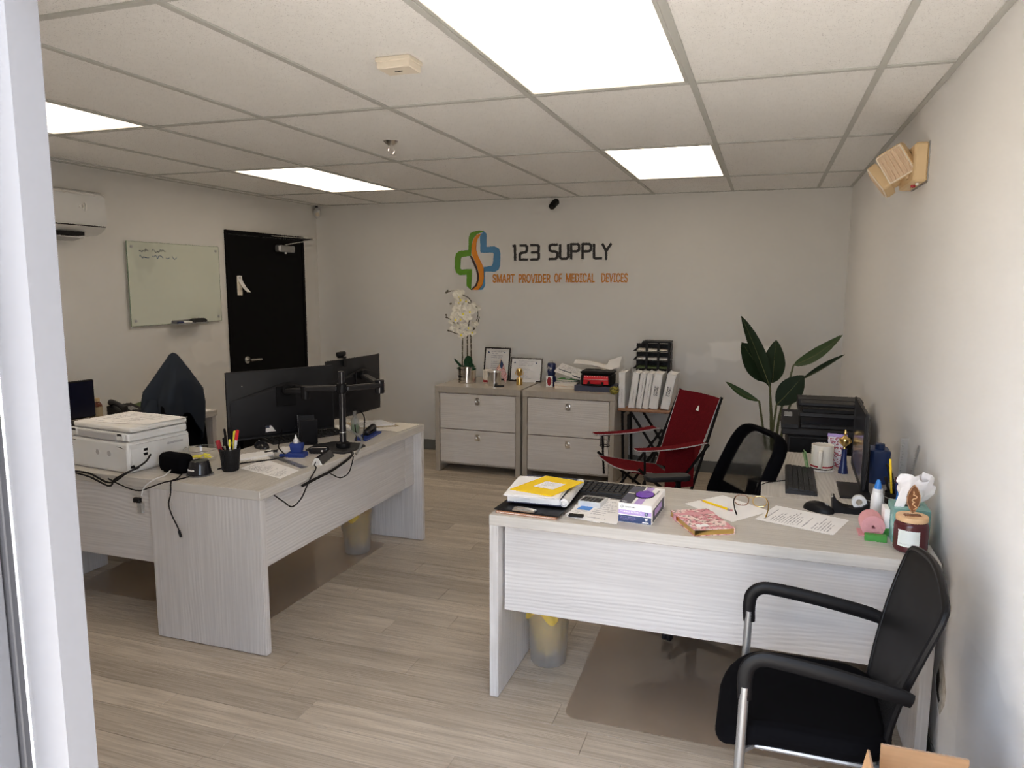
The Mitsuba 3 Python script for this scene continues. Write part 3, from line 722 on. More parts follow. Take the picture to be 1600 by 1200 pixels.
def book(name, label, cat, cx, cy, z, sx, sy, h, rz, cover, pages='paper_cream', group=None):
    t = thing(name, label, cat, (cx, cy, z), rz, group)
    part(t, 'cover', join(bx(-sx / 2, sx / 2, -sy / 2, sy / 2, 0, .002, .0005), bx(-sx / 2, sx / 2, -sy / 2, sy / 2, h - .002, h, .0005), bx(-sx / 2, -sx / 2 + .002, -sy / 2, sy / 2, .002, h - .002, .0003)), cover, False)
    part(t, 'pages', bx(-sx / 2 + .0025, sx / 2 - .003, -sy / 2 + .003, sy / 2 - .003, .0021, h - .0021, 0), pages, False)
    return t

def pen(label, base, top, m, cat='pen', name='pen', r=.0045, capm=None, group=None):
    t = thing(name, label, cat, group=group)
    b, e = np.array(base, float), np.array(top, float)
    part(t, 'barrel', tube([b, b + (e - b) * .75], r, 8), m)
    part(t, 'cap', tube([b + (e - b) * .752, b + (e - b) * .98, e], [r * 1.15, r * 1.1, r * .7], 8), capm or m)
    return t

# ================================================================ on the right-hand desk: stack at the left end
D = DT
book('leather_folder', 'tan leather folder at the bottom of the paper stack on the right desk', 'folder', .125, -.265, D, .24, .275, .008, -2, 'cork_leather')
t = thing('clipboard', 'black clipboard with metal clip under the white binder on the right desk', 'clipboard', (.128, -.235, D + .0085), -3)
part(t, 'board', bx(-.13, .13, -.16, .17, 0, .006, .001), 'black_plastic', False)
part(t, 'clip', join(bx(-.055, .035, -.165, -.135, .006, .014, .003), tube([(-.05, -.15, .014), (-.03, -.158, .020), (.01, -.158, .020), (.03, -.15, .014)], .004, 6, 4)), 'chrome', label='chrome spring clip')
t = thing('ring_binder', 'white ring binder lying flat on the right desk under loose papers', 'binder', (.128, -.16, D + .026), 2)
part(t, 'cover', join(bx(-.12, .118, -.155, .155, -.004, -.001, .0008), at(bx(-.12, .10, -.155, .155, .024, .027, .0008), rx=0)), 'slate_card', False)
part(t, 'pages', bx(-.115, .095, -.152, .148, -.0005, .0235, .001), 'paper_white', False)
part(t, 'spine', tube([(.112, -.155, .012), (.112, .155, .012)], .0165, 14), 'white_plastic', label='rounded white spine with a finger ring')
part(t, 'finger_ring', at(lathe([(.008, -.001), (.011, -.001), (.011, .001), (.008, .001), (.008, -.001)], 18, False), (.112, -.1565, .012), rx=90), 'chrome')
cc = D + .0535
for k, (dx, dy, rz, mt, lab) in enumerate(((.004, -.012, 3, 'paper_white', 'lower sheaf of loose white papers on the flat white binder'), (-.004, -.028, 6, 'paper_white', 'upper sheaf of loose white papers on the flat white binder'))):
    t = thing('paper_sheaf', lab, 'papers', (.112 + dx, -.19 + dy, cc + k * .0085), rz, 'loose paper sheaves on the binder')
    for s in range(4):
        uu, vv = np.meshgrid(np.linspace(-.105, .105, 7), np.linspace(-.14, .14, 5))
        P = np.stack([uu + s * .003, vv - s * .003, .001 + s * .002 + 0 * uu], -1)
        P[..., 2] += .0009 * np.sin(uu * 30 + s)
        part(t, 'sheet', sheet(P, .0011), mt, 30)
t = thing('envelope', 'yellow envelope with a white address label on top of the paper stack', 'envelope')
c4 = np.array([(.105, -.075), (.275, -.115), (.205, -.352), (.028, -.312)])
m, uv = quad(c4, cc + .0175, .003)
part(t, 'body', m, 'yellow', False)
def lerp4(c, u, v):
    return c[0] * (1 - u) * (1 - v) + c[1] * u * (1 - v) + c[2] * u * v + c[3] * (1 - u) * v
m, uv = quad([lerp4(c4, u, v) for u, v in ((.28, .30), (.78, .30), (.78, .68), (.28, .68))], cc + .0206, .0004)
part(t, 'address_label', m, 'print_sparse', uv=uv)
m, uv = quad([lerp4(c4, u, v) for u, v in ((-.03, -.03), (.0, -.03), (.0, 1.04), (-.03, 1.04))], cc + .0172, .002)
part(t, 'flap', m, 'paper_white', False)

keyboard('keyboard', 'black keyboard lying behind the calculator on the right desk', (.372, .015, D + .0005), -3, L=.31, W=.155, cols=13)
paper('print_sheet', 'printed white sheet under the calculator, between binder and glove box', [(.265, -.06), (.375, -.06), (.40, -.385), (.265, -.35)], D, group='printed sheets beside the glove box')
paper('print_sheet', 'printed white sheet right under the glove box edge, overlapping another sheet', [(.33, -.09), (.45, -.08), (.462, -.385), (.32, -.365)], D + .001, 'print_sparse', group='printed sheets beside the glove box')
t = thing('paper_slip', 'small white slip with a blue print and a black clip, in front of the calculator', 'paper slip')
m, uv = quad([(.28, -.20), (.355, -.205), (.335, -.345), (.258, -.335)], D + .0025)
part(t, 'sheet', m, 'print_sparse', uv=uv)
m, uv = quad([(.290, -.212), (.34, -.215), (.334, -.262), (.282, -.258)], D + .0034, .0003)
part(t, 'print_block', m, 'blue_bright', False)
part(t, 'clip', at(bx(-.028, .028, -.012, .012, 0, .006, .001), (.302, -.345, D + .0035), rz=4), 'black_plastic', False)
t = thing('calculator', 'small white desk calculator with a tilted display, on papers near the glove box', 'calculator', (.325, -.155, D + .002), -3)
part(t, 'body', hull([(a, b, z) for a in (-.045, .045) for b, z in ((-.06, 0), (-.06, .022), (.055, 0), (.055, .012))]), 'white_plastic', False)
part(t, 'display', at(bx(-.038, .038, -.014, .014, 0, .002, .0005), (0, .032, .0155), rx=-5), 'grey_metal', False)
part(t, 'keys', join(*[at(bx(-.0062, .0062, -.005, .005, 0, .004, .001), (-.032 + i * .016, -.05 + j * .015, .0205 - j * .0013), rx=-5) for i in range(5) for j in range(5)]), 'dark_plastic', False, kind='stuff')

t = thing('glove_box', 'white and purple box of nitrile gloves with an oval opening on the right desk', 'box', (.530, -.225, D), -4)
gx, gy, gz = .124, .245, .072
part(t, 'carton', bx(-gx / 2, gx / 2, -gy / 2, gy / 2, 0, gz, .0015), 'paper_white', False)
fy = -gy / 2 - .0004
part(t, 'navy_band', bx(-gx / 2 + .001, gx / 2 - .001, fy, fy + .0006, .002, .027, 0), 'navy_card', False)
part(t, 'lilac_band', bx(-gx / 2 + .001, gx / 2 - .001, fy, fy + .0006, .031, .047, 0), 'lilac', False)
def front(m, x, z):
    return upright(m, (x, fy - .0001, z))
part(t, 'lettering', front(lettering('PURPLE NITRILE', .078, .0062, .0004, True), -.014, .041), 'paper_white', False)
part(t, 'lettering', front(lettering('HALYARD', .040, .005, .0004), -.016, .0595), 'slate_card', False)
part(t, 'ring_mark', front(ext(Polygon([(.0055 * math.cos(a), .0055 * math.sin(a)) for a in np.linspace(0, 6.28, 25)]).difference(Polygon([(.004 * math.cos(a), .004 * math.sin(a)) for a in np.linspace(0, 6.28, 25)])), .0004), -.048, .0595), 'slate_card', False)
for k, w in enumerate((.055, .058, .05)):
    part(t, 'small_print', front(lettering('Powder-Free Exam Gloves', w, .0028, .0004), -.026 + (w - .055) / 2, .0215 - k * .0055), 'lilac', False)
part(t, 'size_disc', front(at(cyl(.0068, .0006, 22, 0), (0, 0, 0)), .043, .039), 'navy_card', False)
part(t, 'size_letter', upright(lettering('L', .0045, .007, .0004, True), (.043, fy - .0008, .039)), 'paper_white', False)
part(t, 'round_mark', front(cyl(.005, .0005, 18, 0), .043, .019), 'paper_white', False)
part(t, 'small_label', bx(.028, .052, fy - .0004, fy + .0002, .005, .009, 0), 'paper_white', False)
sx_ = gx / 2 + .0004
part(t, 'side_print', bx(sx_ - .0006, sx_, -gy / 2 + .02, gy / 2 - .02, .004, .05, 0), 'slate_card', False)
part(t, 'side_print', bx(sx_ - .0003, sx_ + .0002, -gy / 2 + .05, gy / 2 - .07, .02, .044, 0), 'lilac', False)
part(t, 'top_print', bx(-gx / 2 + .001, -.016, -gy / 2 + .006, .012, gz - .0003, gz + .0005, 0), 'slate_card', False)
part(t, 'top_print', bx(-gx / 2 + .001, -.012, .022, gy / 2 - .004, gz - .0003, gz + .0005, 0), 'slate_card', False)
part(t, 'top_stripe', bx(-.006, .022, -gy / 2 + .004, gy / 2 - .003, gz - .0003, gz + .0005, 0), 'lilac', False)
part(t, 'opening', at(at(cyl(1, .0012, 32, 0), s=(.038, .052, 1)), (.006, .01, gz + .0003)), 'black_gloss')
gl = ball(1, (.033, .046, .0035), 3)
gl.vertices[:, 2] += .004 * meshkit.noise(gl.vertices * 90, 3)
part(t, 'glove_edge', at(gl, (.007, .008, gz + .0012)), 'purple')
part(t, 'top_lettering', at(lettering('HALYARD', .05, .007, .0004), (.045, .06, gz + .0001), rz=90), 'slate_card', False)
part(t, 'top_lettering', at(lettering('100', .018, .007, .0004, True), (-.045, -.10, gz + .0005)), 'paper_white', False)

t = thing('notebook', 'pink toile-patterned notebook with gilt edges and an elastic strap', 'notebook', (.753, -.283, D), -62)
part(t, 'cover', join(bx(-.115, .115, -.075, .075, 0, .0025, .001), bx(-.115, .115, -.075, .075, .0205, .023, .001), bx(-.115, .115, .0725, .075, .0025, .0205, .0005)), 'toile_pink', False)
part(t, 'pages', bx(-.1125, .1125, -.072, .0722, .0026, .0204, 0), 'gold', False, label='gilt page edges')
part(t, 'strap', join(bx(-.075, -.05, -.0762, .0762, .0231, .0240, .0003), bx(-.075, -.05, -.0772, -.0762, -.0, .0240, .0003)), 'pink_towel', False)
part(t, 'title_label', bx(.06, .085, -.05, -.005, .0231, .0236, 0), 'paper_white', False)

paper('blank_sheet', 'white blank sheet under the yellow pencil and the eyeglasses', [(.669, -.037), (.807, .135), (.99, -.03), (.858, -.212)], D, 'paper_white')
paper('form_sheet', 'white printed form on the right desk in front of the black mouse', [(.937, -.147), (1.014, .058), (1.268, -.045), (1.198, -.245)], D, 'print_text')
t = thing('pencil', 'yellow pencil with a pink eraser lying on the blank sheet', 'pencil')
p0, p1 = np.array((.724, .02, D + .0055)), np.array((.852, -.086, D + .0055))
part(t, 'shaft', tube([p0 + (p1 - p0) * .1, p0 + (p1 - p0) * .88], .0042, 6), 'yellow', False)
part(t, 'tip', tube([p0 + (p1 - p0) * .1, p0], [.004, .0008], 6), 'wood_pale')
part(t, 'ferrule', tube([p0 + (p1 - p0) * .88, p0 + (p1 - p0) * .96], .0044, 8), 'grey_metal')
part(t, 'eraser', tube([p0 + (p1 - p0) * .96, p1], .004, 8), 'pink_towel')
t = thing('eyeglasses', 'gold and tortoiseshell framed eyeglasses standing on the white sheet', 'eyeglasses', (.918, .005, D + .001), 2)
for s in (-1, 1):
    ring = [(s * .034 + .026 * (abs(math.cos(a)) ** .8) * np.sign(math.cos(a)), -.006 * math.sin(a), .024 + .0225 * (abs(math.sin(a)) ** .85) * np.sign(math.sin(a))) for a in np.linspace(0, 2 * math.pi, 25)]
    part(t, 'rim', tube(ring, .0016, 6), 'wood_brown' if s < 0 else 'gold')
    V = np.array([(s * .034, 0, .024)] + ring[:-1])
    part(t, 'lens', trimesh.Trimesh(V, [(0, 1 + k, 1 + (k + 1) % 24) for k in range(24)], process=False), 'clear_glass', False)
    part(t, 'temple', tube([(s * .060, 0, .034), (s * .064, -.04, .030), (s * .060, -.10, .018), (s * .052, -.13, .004)], [.0018, .0018, .0022, .003], 6, 5), 'gold' if s > 0 else 'black_plastic')
part(t, 'bridge', tube([(-.010, .004, .032), (0, .007, .036), (.010, .004, .032)], .0016, 6, 4), 'gold')

# ================================================================ on the return beside the right wall
keyboard('keyboard', 'black keyboard standing lengthwise on the return in front of the cream mug', (1.118, .475, D + .0005), 90 - 1, L=.45, W=.125, cols=17)
cable('thin black keyboard cable running left across the return', [(1.062, .455, D + .006), (1.02, .43, D + .004), (.965, .372, D + .003), (.945, .36, D - .03), (.942, .36, D - .12)], .0022)
mouse('black mouse beside the tape dispenser on the right desk', (1.168, .047, D), -35)
t = thing('tape_dispenser', 'black desk tape dispenser with a white roll beside the glue bottle', 'tape dispenser', (1.285, .06, D), 0)
prof = [(-.068, 0), (.075, 0), (.078, .02), (.07, .042), (.055, .046), (.035, .030), (.0, .022), (-.03, .026), (-.052, .04), (-.062, .062), (-.072, .060), (-.07, .03)]
m = ext(prof, .05); m.apply_transform(WALLB); m.apply_translation([0, .025, 0]); m.fix_normals()
part(t, 'body', m, 'black_plastic', 25)
part(t, 'tape_roll', at(lathe([(.012, -.010), (.026, -.010), (.026, .010), (.012, .010), (.012, -.010)], 26, False), (.025, 0, .045), rx=90), 'white_plastic', label='white tape roll')
part(t, 'cutter', bx(-.074, -.068, -.02, .02, .058, .064, .0005), 'steel', False)

t = thing('monitor', 'flat black monitor on the return beside the right wall, seen nearly edge-on', 'monitor', (1.335, .385, 0), -1.5)
part(t, 'base', hull([(a, b, z) for z, s in ((D, 1), (D + .006, 1), (D + .009, .94)) for a, b in ((-.07 * s, -.13 * s), (.05 * s, -.125 * s), (.05 * s, .13 * s), (-.07 * s, .12 * s))]), 'dark_plastic', False)
part(t, 'stand', hull([(a, b, z) for a, b, z in ((.015, -.03, D + .009), (.045, -.03, D + .009), (.015, .03, D + .009), (.045, .03, D + .009), (.02, -.025, .95), (.04, -.025, .95), (.02, .025, .95), (.04, .025, .95))]), 'black_plastic', False)
part(t, 'back_shell', hull([(x, y, z) for x, s in ((.0, 1), (.008, .99), (.022, .7)) for y in (-.236 * s, .236 * s) for z in (.96 - .152 * s, .96 + .152 * s)]), 'dark_plastic', False)
part(t, 'bezel', join(bx(-.007, 0, -.238, .238, 1.104, 1.114, .001), bx(-.007, 0, -.238, .238, .806, .824, .001), bx(-.007, 0, -.238, -.228, .824, 1.104, .001), bx(-.007, 0, .228, .238, .824, 1.104, .001)), 'black_plastic', False)
part(t, 'screen', bx(-.0045, -.0003, -.228, .228, .824, 1.104, 0), 'black_gloss', False)

t = thing('mug', 'large cream mug with a red stripe, cards stuck beside it, on the return', 'mug', (1.222, .735, D), -100)
R = .049
part(t, 'body', lathe([(R - .004, 0), (R, .004), (R, .118), (R - .001, .121), (R - .005, .118), (R - .006, .012), (.001, .010)], 36, True), 'paper_cream', 40)
for z0, z1, mt in ((.018, .026, 'red_dark'), (.008, .013, 'black_plastic')):
    part(t, 'stripe', lathe([(R + .0002, z0), (R + .0006, z0), (R + .0006, z1), (R + .0002, z1)], 36, False), mt)
part(t, 'handle', tube([(R - .004, 0, .098), (R + .028, 0, .098), (R + .040, 0, .065), (R + .028, 0, .028), (R - .004, 0, .022)], .007, 8, 6, (1.3, .8)), 'paper_cream')
solo('saucer', 'thin white coaster under the large cream mug', 'coaster', lathe([(.05, 0), (.056, .001), (.0565, .0025), (.05, .0035)], 30), 'paper_white', loc=(1.222, .735, D - .0), rz=0)
solo('index_cards', 'green and white cards leaning on the left side of the cream mug', 'cards', join(at(bx(-.001, .001, -.03, .03, 0, .085, 0), (0, 0, 0), ry=-12), at(bx(-.0055, -.004, -.03, .03, 0, .075, 0), (0, 0, 0), ry=-14)), 'green_pale', False, loc=(1.163, .745, D), rz=8)
t = thing('snack_bag', 'patterned bag standing between the cream mug and the blue trophy', 'bag', (1.292, .83, D), -10)
part(t, 'pouch', hull([(a, b, z) for z, w, d in ((0, .030, .02), (.05, .034, .022), (.13, .04, .004), (.145, .043, .001)) for a in (-w, w) for b in (-d, d)]), 'patterned', False)
part(t, 'seal', bx(-.044, .044, -.0015, .0015, .143, .158, 0), 'lilac', False)
t = thing('trophy', 'small trophy with a dark blue base and gold figure beside the edge-on monitor', 'trophy', (1.312, .70, D), 0)
part(t, 'column', lathe([(.022, 0), (.022, .008), (.017, .03), (.012, .075), (.011, .11), (.014, .115)], 24), 'blue_dark')
part(t, 'cup', lathe([(.006, .115), (.005, .125), (.016, .135), (.022, .150), (.020, .162), (.012, .170), (.005, .178), (.007, .19), (.003, .205)], 24), 'gold')
for s in (-1, 1):
    part(t, 'handle', tube([(s * .017, 0, .138), (s * .027, 0, .15), (s * .018, 0, .165)], .0022, 6, 5), 'gold')
solo('storage_tub', 'dark blue plastic jug standing behind the edge-on monitor', 'jug', join(at(pad(.085, .13, .15, .025, .01), (0, 0, 0)), at(cyl(.02, .025), (0, -.02, .15))), 'navy_card', loc=(1.442, .60, D))
t = thing('phone_stand', 'black leaning stand between the edge-on monitor and the pencil cup', 'stand', (1.412, .205, D), 0)
part(t, 'panel', at(bx(-.006, .006, -.03, .03, 0, .165, .003), (.052, 0, 0.004), ry=-14), 'dark_plastic', False)
part(t, 'foot', bx(-.01, .075, -.035, .035, 0, .008, .002), 'black_plastic', False)

t = thing('pencil_cup', 'black pencil cup behind the glue bottle against the right wall', 'pencil cup', (1.440, .075, D))
part(t, 'cup', lathe([(.036, 0), (.040, .003), (.042, .09), (.040, .092), (.038, .088), (.035, .006), (.001, .005)], 26), 'black_plastic')
for s in range(3):
    part(t, 'rim_band', lathe([(.0425, .02 + s * .025), (.0432, .021 + s * .025), (.0432, .023 + s * .025), (.0425, .024 + s * .025)], 26, False), 'grey_metal')
b0 = np.array((1.440, .075, D))
pen('yellow pencil standing point up in the black pencil cup by the wall', b0 + (-.012, .0, .008), b0 + (-.03, .01, .215), 'yellow', 'pencil', 'pencil', .004, 'yellow')
pen('black pen standing in the pencil cup beside the yellow pencil', b0 + (-.01, -.012, .008), b0 + (-.045, -.01, .15), 'black_plastic', group=None)
pen('dark purple pen standing in the pencil cup at its front', b0 + (.0, -.014, .008), b0 + (-.010, -.036, .135), 'blue_dark')
pen('dark red pen standing in the pencil cup at its back', b0 + (.006, .014, .008), b0 + (.0, .036, .14), 'maroon_wax')
for k, (tip, lab) in enumerate(((b0 + (.012, -.005, .30), 'clear plastic ruler standing upright in the pencil cup, left one'), (b0 + (.060, -.012, .275), 'clear plastic ruler leaning right in the pencil cup, right one'))):
    t = thing('ruler', lab, 'ruler', group='clear rulers in the pencil cup')
    base = b0 + (.010 + .010 * k, -.002 - .012 * k, .010)
    part(t, 'blade', bar(base, tip, .003 if False else .026, .0025, .0004), 'clear_plastic', False)
    dv = (tip - base)
    tk = [bar(base + dv * f + (-.009, -.0016, 0), base + dv * f + (-.002 if j % 2 else .002, -.0016, 0), .0011, .0006, 0) for j, f in enumerate(np.linspace(.36, .97, 18))]
    part(t, 'tick_marks', join(*tk), 'dark_plastic', False, kind='stuff')

t = thing('glue_bottle', 'white glue bottle with a blue cap beside the tape dispenser', 'glue bottle', (1.357, -.045, D))
part(t, 'body', lathe([(.020, 0), (.022, .004), (.022, .085), (.0215, .10), (.017, .115), (.016, .128)], 26), 'white_gloss')
part(t, 'cap', lathe([(.0125, .128), (.012, .14), (.008, .155), (.0055, .162)], 22), 'blue_bright', label='blue nozzle cap')
part(t, 'collar', lathe([(.0165, .118), (.0172, .12), (.0172, .130), (.0165, .131)], 22, False), 'white_plastic')
t = thing('glue_stick', 'blue glue stick leaning behind the tissue box', 'glue stick')
p0, p1 = np.array((1.418, -.052, D + .012)), np.array((1.432, -.040, D + .125))
part(t, 'barrel', tube([p0, p0 + (p1 - p0) * .62], .0105, 14), 'blue_bright'); part(t, 'cap', tube([p0 + (p1 - p0) * .622, p1], .011, 14), 'blue_bright')
t = thing('tissue_box', 'teal patterned tissue box with a white tissue pulled out, against the right wall', 'tissue box', (1.435, -.19, D), 0)
part(t, 'carton', bx(-.055, .058, -.062, .058, 0, .118, .001), 'teal_card', False)
part(t, 'slot', at(at(cyl(1, .001, 24, 0), s=(.035, .022, 1)), (0, 0, .1178)), 'dark_plastic', False)
aa, hh = np.meshgrid(np.linspace(0, 2 * np.pi, 25), np.linspace(0, 1, 9))
rad = (.012 + .036 * np.sin(hh * 2.4) ** .8) * (1 + .28 * np.sin(aa * 3 + hh * 3) + .16 * np.sin(aa * 7 + 1.5))
P = np.stack([rad * np.cos(aa) + .018 * hh + .006 * np.sin(hh * 6), rad * .6 * np.sin(aa), .117 + .105 * hh + .012 * hh * np.sin(aa * 2 + .5)], -1)
P += (meshkit.noise(P * 70, 4)[..., None] - .5) * .022 * hh[..., None]
part(t, 'tissue', sheet(P, .0012), 'tissue', True)
P = np.stack([np.linspace(-.03, .0, 5)[None, :] + np.linspace(0, -.022, 6)[:, None], np.full((6, 5), -.024) - .01 * np.linspace(0, 1, 6)[:, None], .185 - np.linspace(0, .075, 6)[:, None] + 0 * np.linspace(0, 1, 5)[None, :]], -1)
part(t, 'tissue_fold', sheet(P, .001), 'tissue', True)
t = thing('carton', 'small green and white carton standing up between pink roll and tissue box', 'carton', (1.374, -.165, D))
part(t, 'box', bx(-.013, .0045, -.035, .035, 0, .098, .001), 'paper_white', False)
part(t, 'end_print', bx(-.0125, .004, -.0358, -.0352, .002, .03, 0), 'green_card', False)
solo('green_box', 'flat dark green box lying in front of the pink towel roll', 'box', bx(-.034, .034, -.012, .012, 0, .022, .001), 'green_card', False, loc=(1.330, -.256, D), rz=-3)
t = thing('towel_roll', 'pink rolled-up towel or bandage beside the green box', 'towel roll', (1.326, -.19, D), 0)
sp = [((.006 + .0056 * a / 2 / np.pi) * math.cos(a), (.006 + .0056 * a / 2 / np.pi) * math.sin(a)) for a in np.linspace(0, 5.6 * 2 * np.pi, 130)]
m = ext(LineString(sp).buffer(.0026, cap_style=1), .085)
m.apply_transform(WALLB); m.apply_translation([0, .050, .0385])
part(t, 'coil', m, 'pink_towel', 40)
part(t, 'loose_end', at(bx(-.022, .012, -.03, .05, 0, .004, .001), (-.022, 0, .0)), 'pink_towel', False)

t = thing('candle_jar', 'dark red candle jar with a wooden lid and white label at the desk corner', 'candle', (1.425, -.318, D), 0)
part(t, 'jar', lathe([(.042, 0), (.050, .006), (.0515, .014), (.0515, .088), (.048, .096), (.0465, .098), (.0465, .103)], 36), 'maroon_wax')
part(t, 'lid', lathe([(.0475, .103), (.0485, .105), (.0485, .117), (.0475, .119)], 36), 'wood_pale')
aa, zz = np.meshgrid(np.radians(np.linspace(-145, -70, 12)), np.linspace(.024, .078, 3))
part(t, 'label', sheet(np.stack([.0519 * np.cos(aa), .0519 * np.sin(aa), zz], -1), .0006), 'label_white', True)
for zz_ in (.034, .0315):
    part(t, 'label_line', tube([(.0524 * math.cos(a), .0524 * math.sin(a), zz_) for a in np.radians(np.linspace(-140, -76, 10))], .00035, 4), 'grey_metal')
t = thing('ornament', 'carved wooden leaf-shaped ornament standing on the lid of the candle jar', 'ornament', (1.425, -.318, D + .119), 8)
almond = [(.021 * math.sin(math.pi * s) ** .8 * sg, .006 + .098 * s) for sg, rng in ((-1, np.linspace(0, 1, 14)), (1, np.linspace(1, 0, 14))) for s in rng]
g = Polygon(almond).buffer(0)
part(t, 'figure', join(upright(ext(g, .004), (0, .002, 0)), *[upright(ext(g.buffer(-b), .0015), (0, -.002, 0)) for b in (.0055,)]), 'wood_brown', 30)
edge = [(x * .92, -.0028, .055 + (z - .055) * .95) for x, z in almond]
part(t, 'beading', join(*[at(ball(.0014, sub=1), p) for p in catmull(edge, 2)]), 'wood_pale', kind='stuff')
part(t, 'inner_figure', join(*[tube([(.004 * math.sin(k), -.0038, .02 + .012 * k), (.009 * math.cos(k * 2.0), -.0045, .027 + .012 * k), (.003 * math.sin(k + 1), -.0038, .034 + .012 * k)], .0016, 5, 4) for k in range(5)]), 'wood_pale')
part(t, 'foot', at(hull([(a * s, b * s, z) for z, s in ((0, 1), (.0035, .9)) for a in (-.026, .026) for b in (-.010, .010)]), (0, -.004, 0)), 'wood_brown', False)

# ================================================================ under the right-hand desk
def bin_(name, label, x, y, seed):
    t = thing(name, label, 'waste bin', (x, y, 0.0035), 0, 'translucent waste bins')
    part(t, 'bucket', lathe([(.001, .001), (.070, .0), (.075, .004), (.092, .285), (.096, .290), (.095, .296)], 36, False), 'frosted', 50)
    rr = random.Random(seed)
    a, h = np.meshgrid(np.linspace(0, 2 * np.pi, 41), np.linspace(0, 1, 12))
    r = (.089 - .022 * (1 - h) - .020 * (1 - h) ** 3) * (1 + .035 * np.sin(a * 7 + seed) + .025 * np.sin(a * 13 + h * 6))
    z = .055 + .235 * h - .015 * np.sin(a * 4 + seed) * (1 - h)
    r = np.minimum(r, .071 + .017 * (z / .29) - .002)
    part(t, 'bag', sheet(np.stack([r * np.cos(a), r * np.sin(a), z], -1), .001), 'yellow_bag', True, label='yellow plastic liner bag')
    h2 = np.linspace(0, 1, 7)
    a, h = np.meshgrid(np.linspace(-2.45, -.9, 26), h2)
    r = .0985 + .004 * np.sin(a * 9) + .006 * h
    part(t, 'bag_overhang', sheet(np.stack([r * np.cos(a), r * np.sin(a), .298 - h * (.07 + .022 * np.sin(a * 5 + seed))], -1), .001), 'yellow_bag', True)
    for k in range(9):
        q = rr.random() * 6.28; d = rr.random() * .038
        part(t, 'crumpled_paper', at(ball(.020 + .012 * rr.random(), (1, .8, .7), 1), (d * math.cos(q), d * math.sin(q), .036 + .022 * k * .55)), ('paper_white', 'grey_metal', 'yellow', 'paper_cream')[k % 4], False)
    return t
bin_('waste_bin', 'translucent waste bin with a yellow liner under the right desk', .122, -.075, 1)
bin_('waste_bin', 'translucent waste bin with a yellow liner under the left desk', -1.33, .80, 2)

def floor_mat(label, pts, r=.05):
    g = Polygon(pts).buffer(-r).buffer(r)
    v2, f2 = trimesh.creation.triangulate_polygon(g, engine='earcut')
    m = trimesh.Trimesh(np.hstack([v2, np.full((len(v2), 1), .0026)]), f2, process=False)
    solo('chair_mat', label, 'chair mat', m, 'mat_vinyl', False, group='transparent chair mats')
floor_mat('smoky transparent chair mat under the right desk', [(.29, -.46), (1.44, -.46), (1.44, .98), (.255, .98)])
floor_mat('smoky transparent chair mat under the left desk', [(-2.50, -.17), (-1.255, -.17), (-1.225, .98), (-2.50, .98)])

# ================================================================ chairs
# guest chair, facing -x: local +x is forward
t = thing('guest_chair', 'black mesh-back guest chair with grey legs and armrests against the right wall, nearest the camera', 'chair', (1.085, -.845, 0), 180)
u, v = np.meshgrid(np.linspace(-1, 1, 21), np.linspace(0, 1, 26))
hw = np.interp(v, [0, .15, .35, .6, .8, .88, .93, .965, .985, 1], [.165, .170, .186, .212, .226, .228, .222, .205, .18, .135])
z = .44 + .430 * v + .012 * (1 - u ** 2) * v
P = np.stack([-(.205 + .01 * v + .095 * v ** 1.5) - .008 * (1 - u ** 2) + .012, hw * u, z], -1)
part(t, 'backrest', sheet(P, .010), 'mesh_black', 40, label='black woven mesh back')
rim = [P[i, 0] for i in range(26)] + [P[25, j] for j in range(1, 20)] + [P[i, 20] for i in range(25, -1, -1)]
part(t, 'back_frame', tube(rim[::1], .0095, 8, 2), 'black_plastic')
s = pad(.44, .44, .070, .11, .03)
s = s.subdivide().subdivide()
vv = s.vertices; f = np.clip((vv[:, 0] - .07) / .15, 0, 1)
vv[:, 2] -= .06 * f ** 2 - .012 * (np.abs(vv[:, 1]) / .24) ** 2
part(t, 'seat', at(s, (.005, .01, .405)), 'black_fabric', 50)
for sgn in (-1, 1):
    y = sgn * .235
    part(t, 'front_leg', tube([(.165, y, .004), (.158, y, .30), (.152, y, .585)], .0125, 12), 'grey_metal')
    part(t, 'armrest', tube([(.150, y, .55), (.152, y, .60), (.145, y, .640), (.115, y, .664), (.06, y, .664), (-.06, y, .650), (-.19, y * 1.0, .628), (-.232, y * .98, .615)], [.0150, .016, .0165, .017, .018, .018, .018, .015], 12, 6, (.66, 1.2)), 'black_plastic')
    part(t, 'rear_leg', tube([(-.19, y * .80, .44), (-.195, y * .84, .38), (-.235, y * .95, .18), (-.275, y, .004)], .0125, 10, 4), 'grey_metal')
    part(t, 'side_rail', tube([(.158, y, .40), (.12, y * .8, .398), (-.19, y * .8, .398)], .008, 8), 'grey_metal')
    part(t, 'glide', at(cyl(.016, .012), (.165, y, 0)), 'black_plastic')
part(t, 'cross_rail', join(tube([(.10, -.19, .396), (.10, .19, .396)], .008, 8), tube([(-.18, -.19, .396), (-.18, .19, .396)], .008, 8)), 'grey_metal')

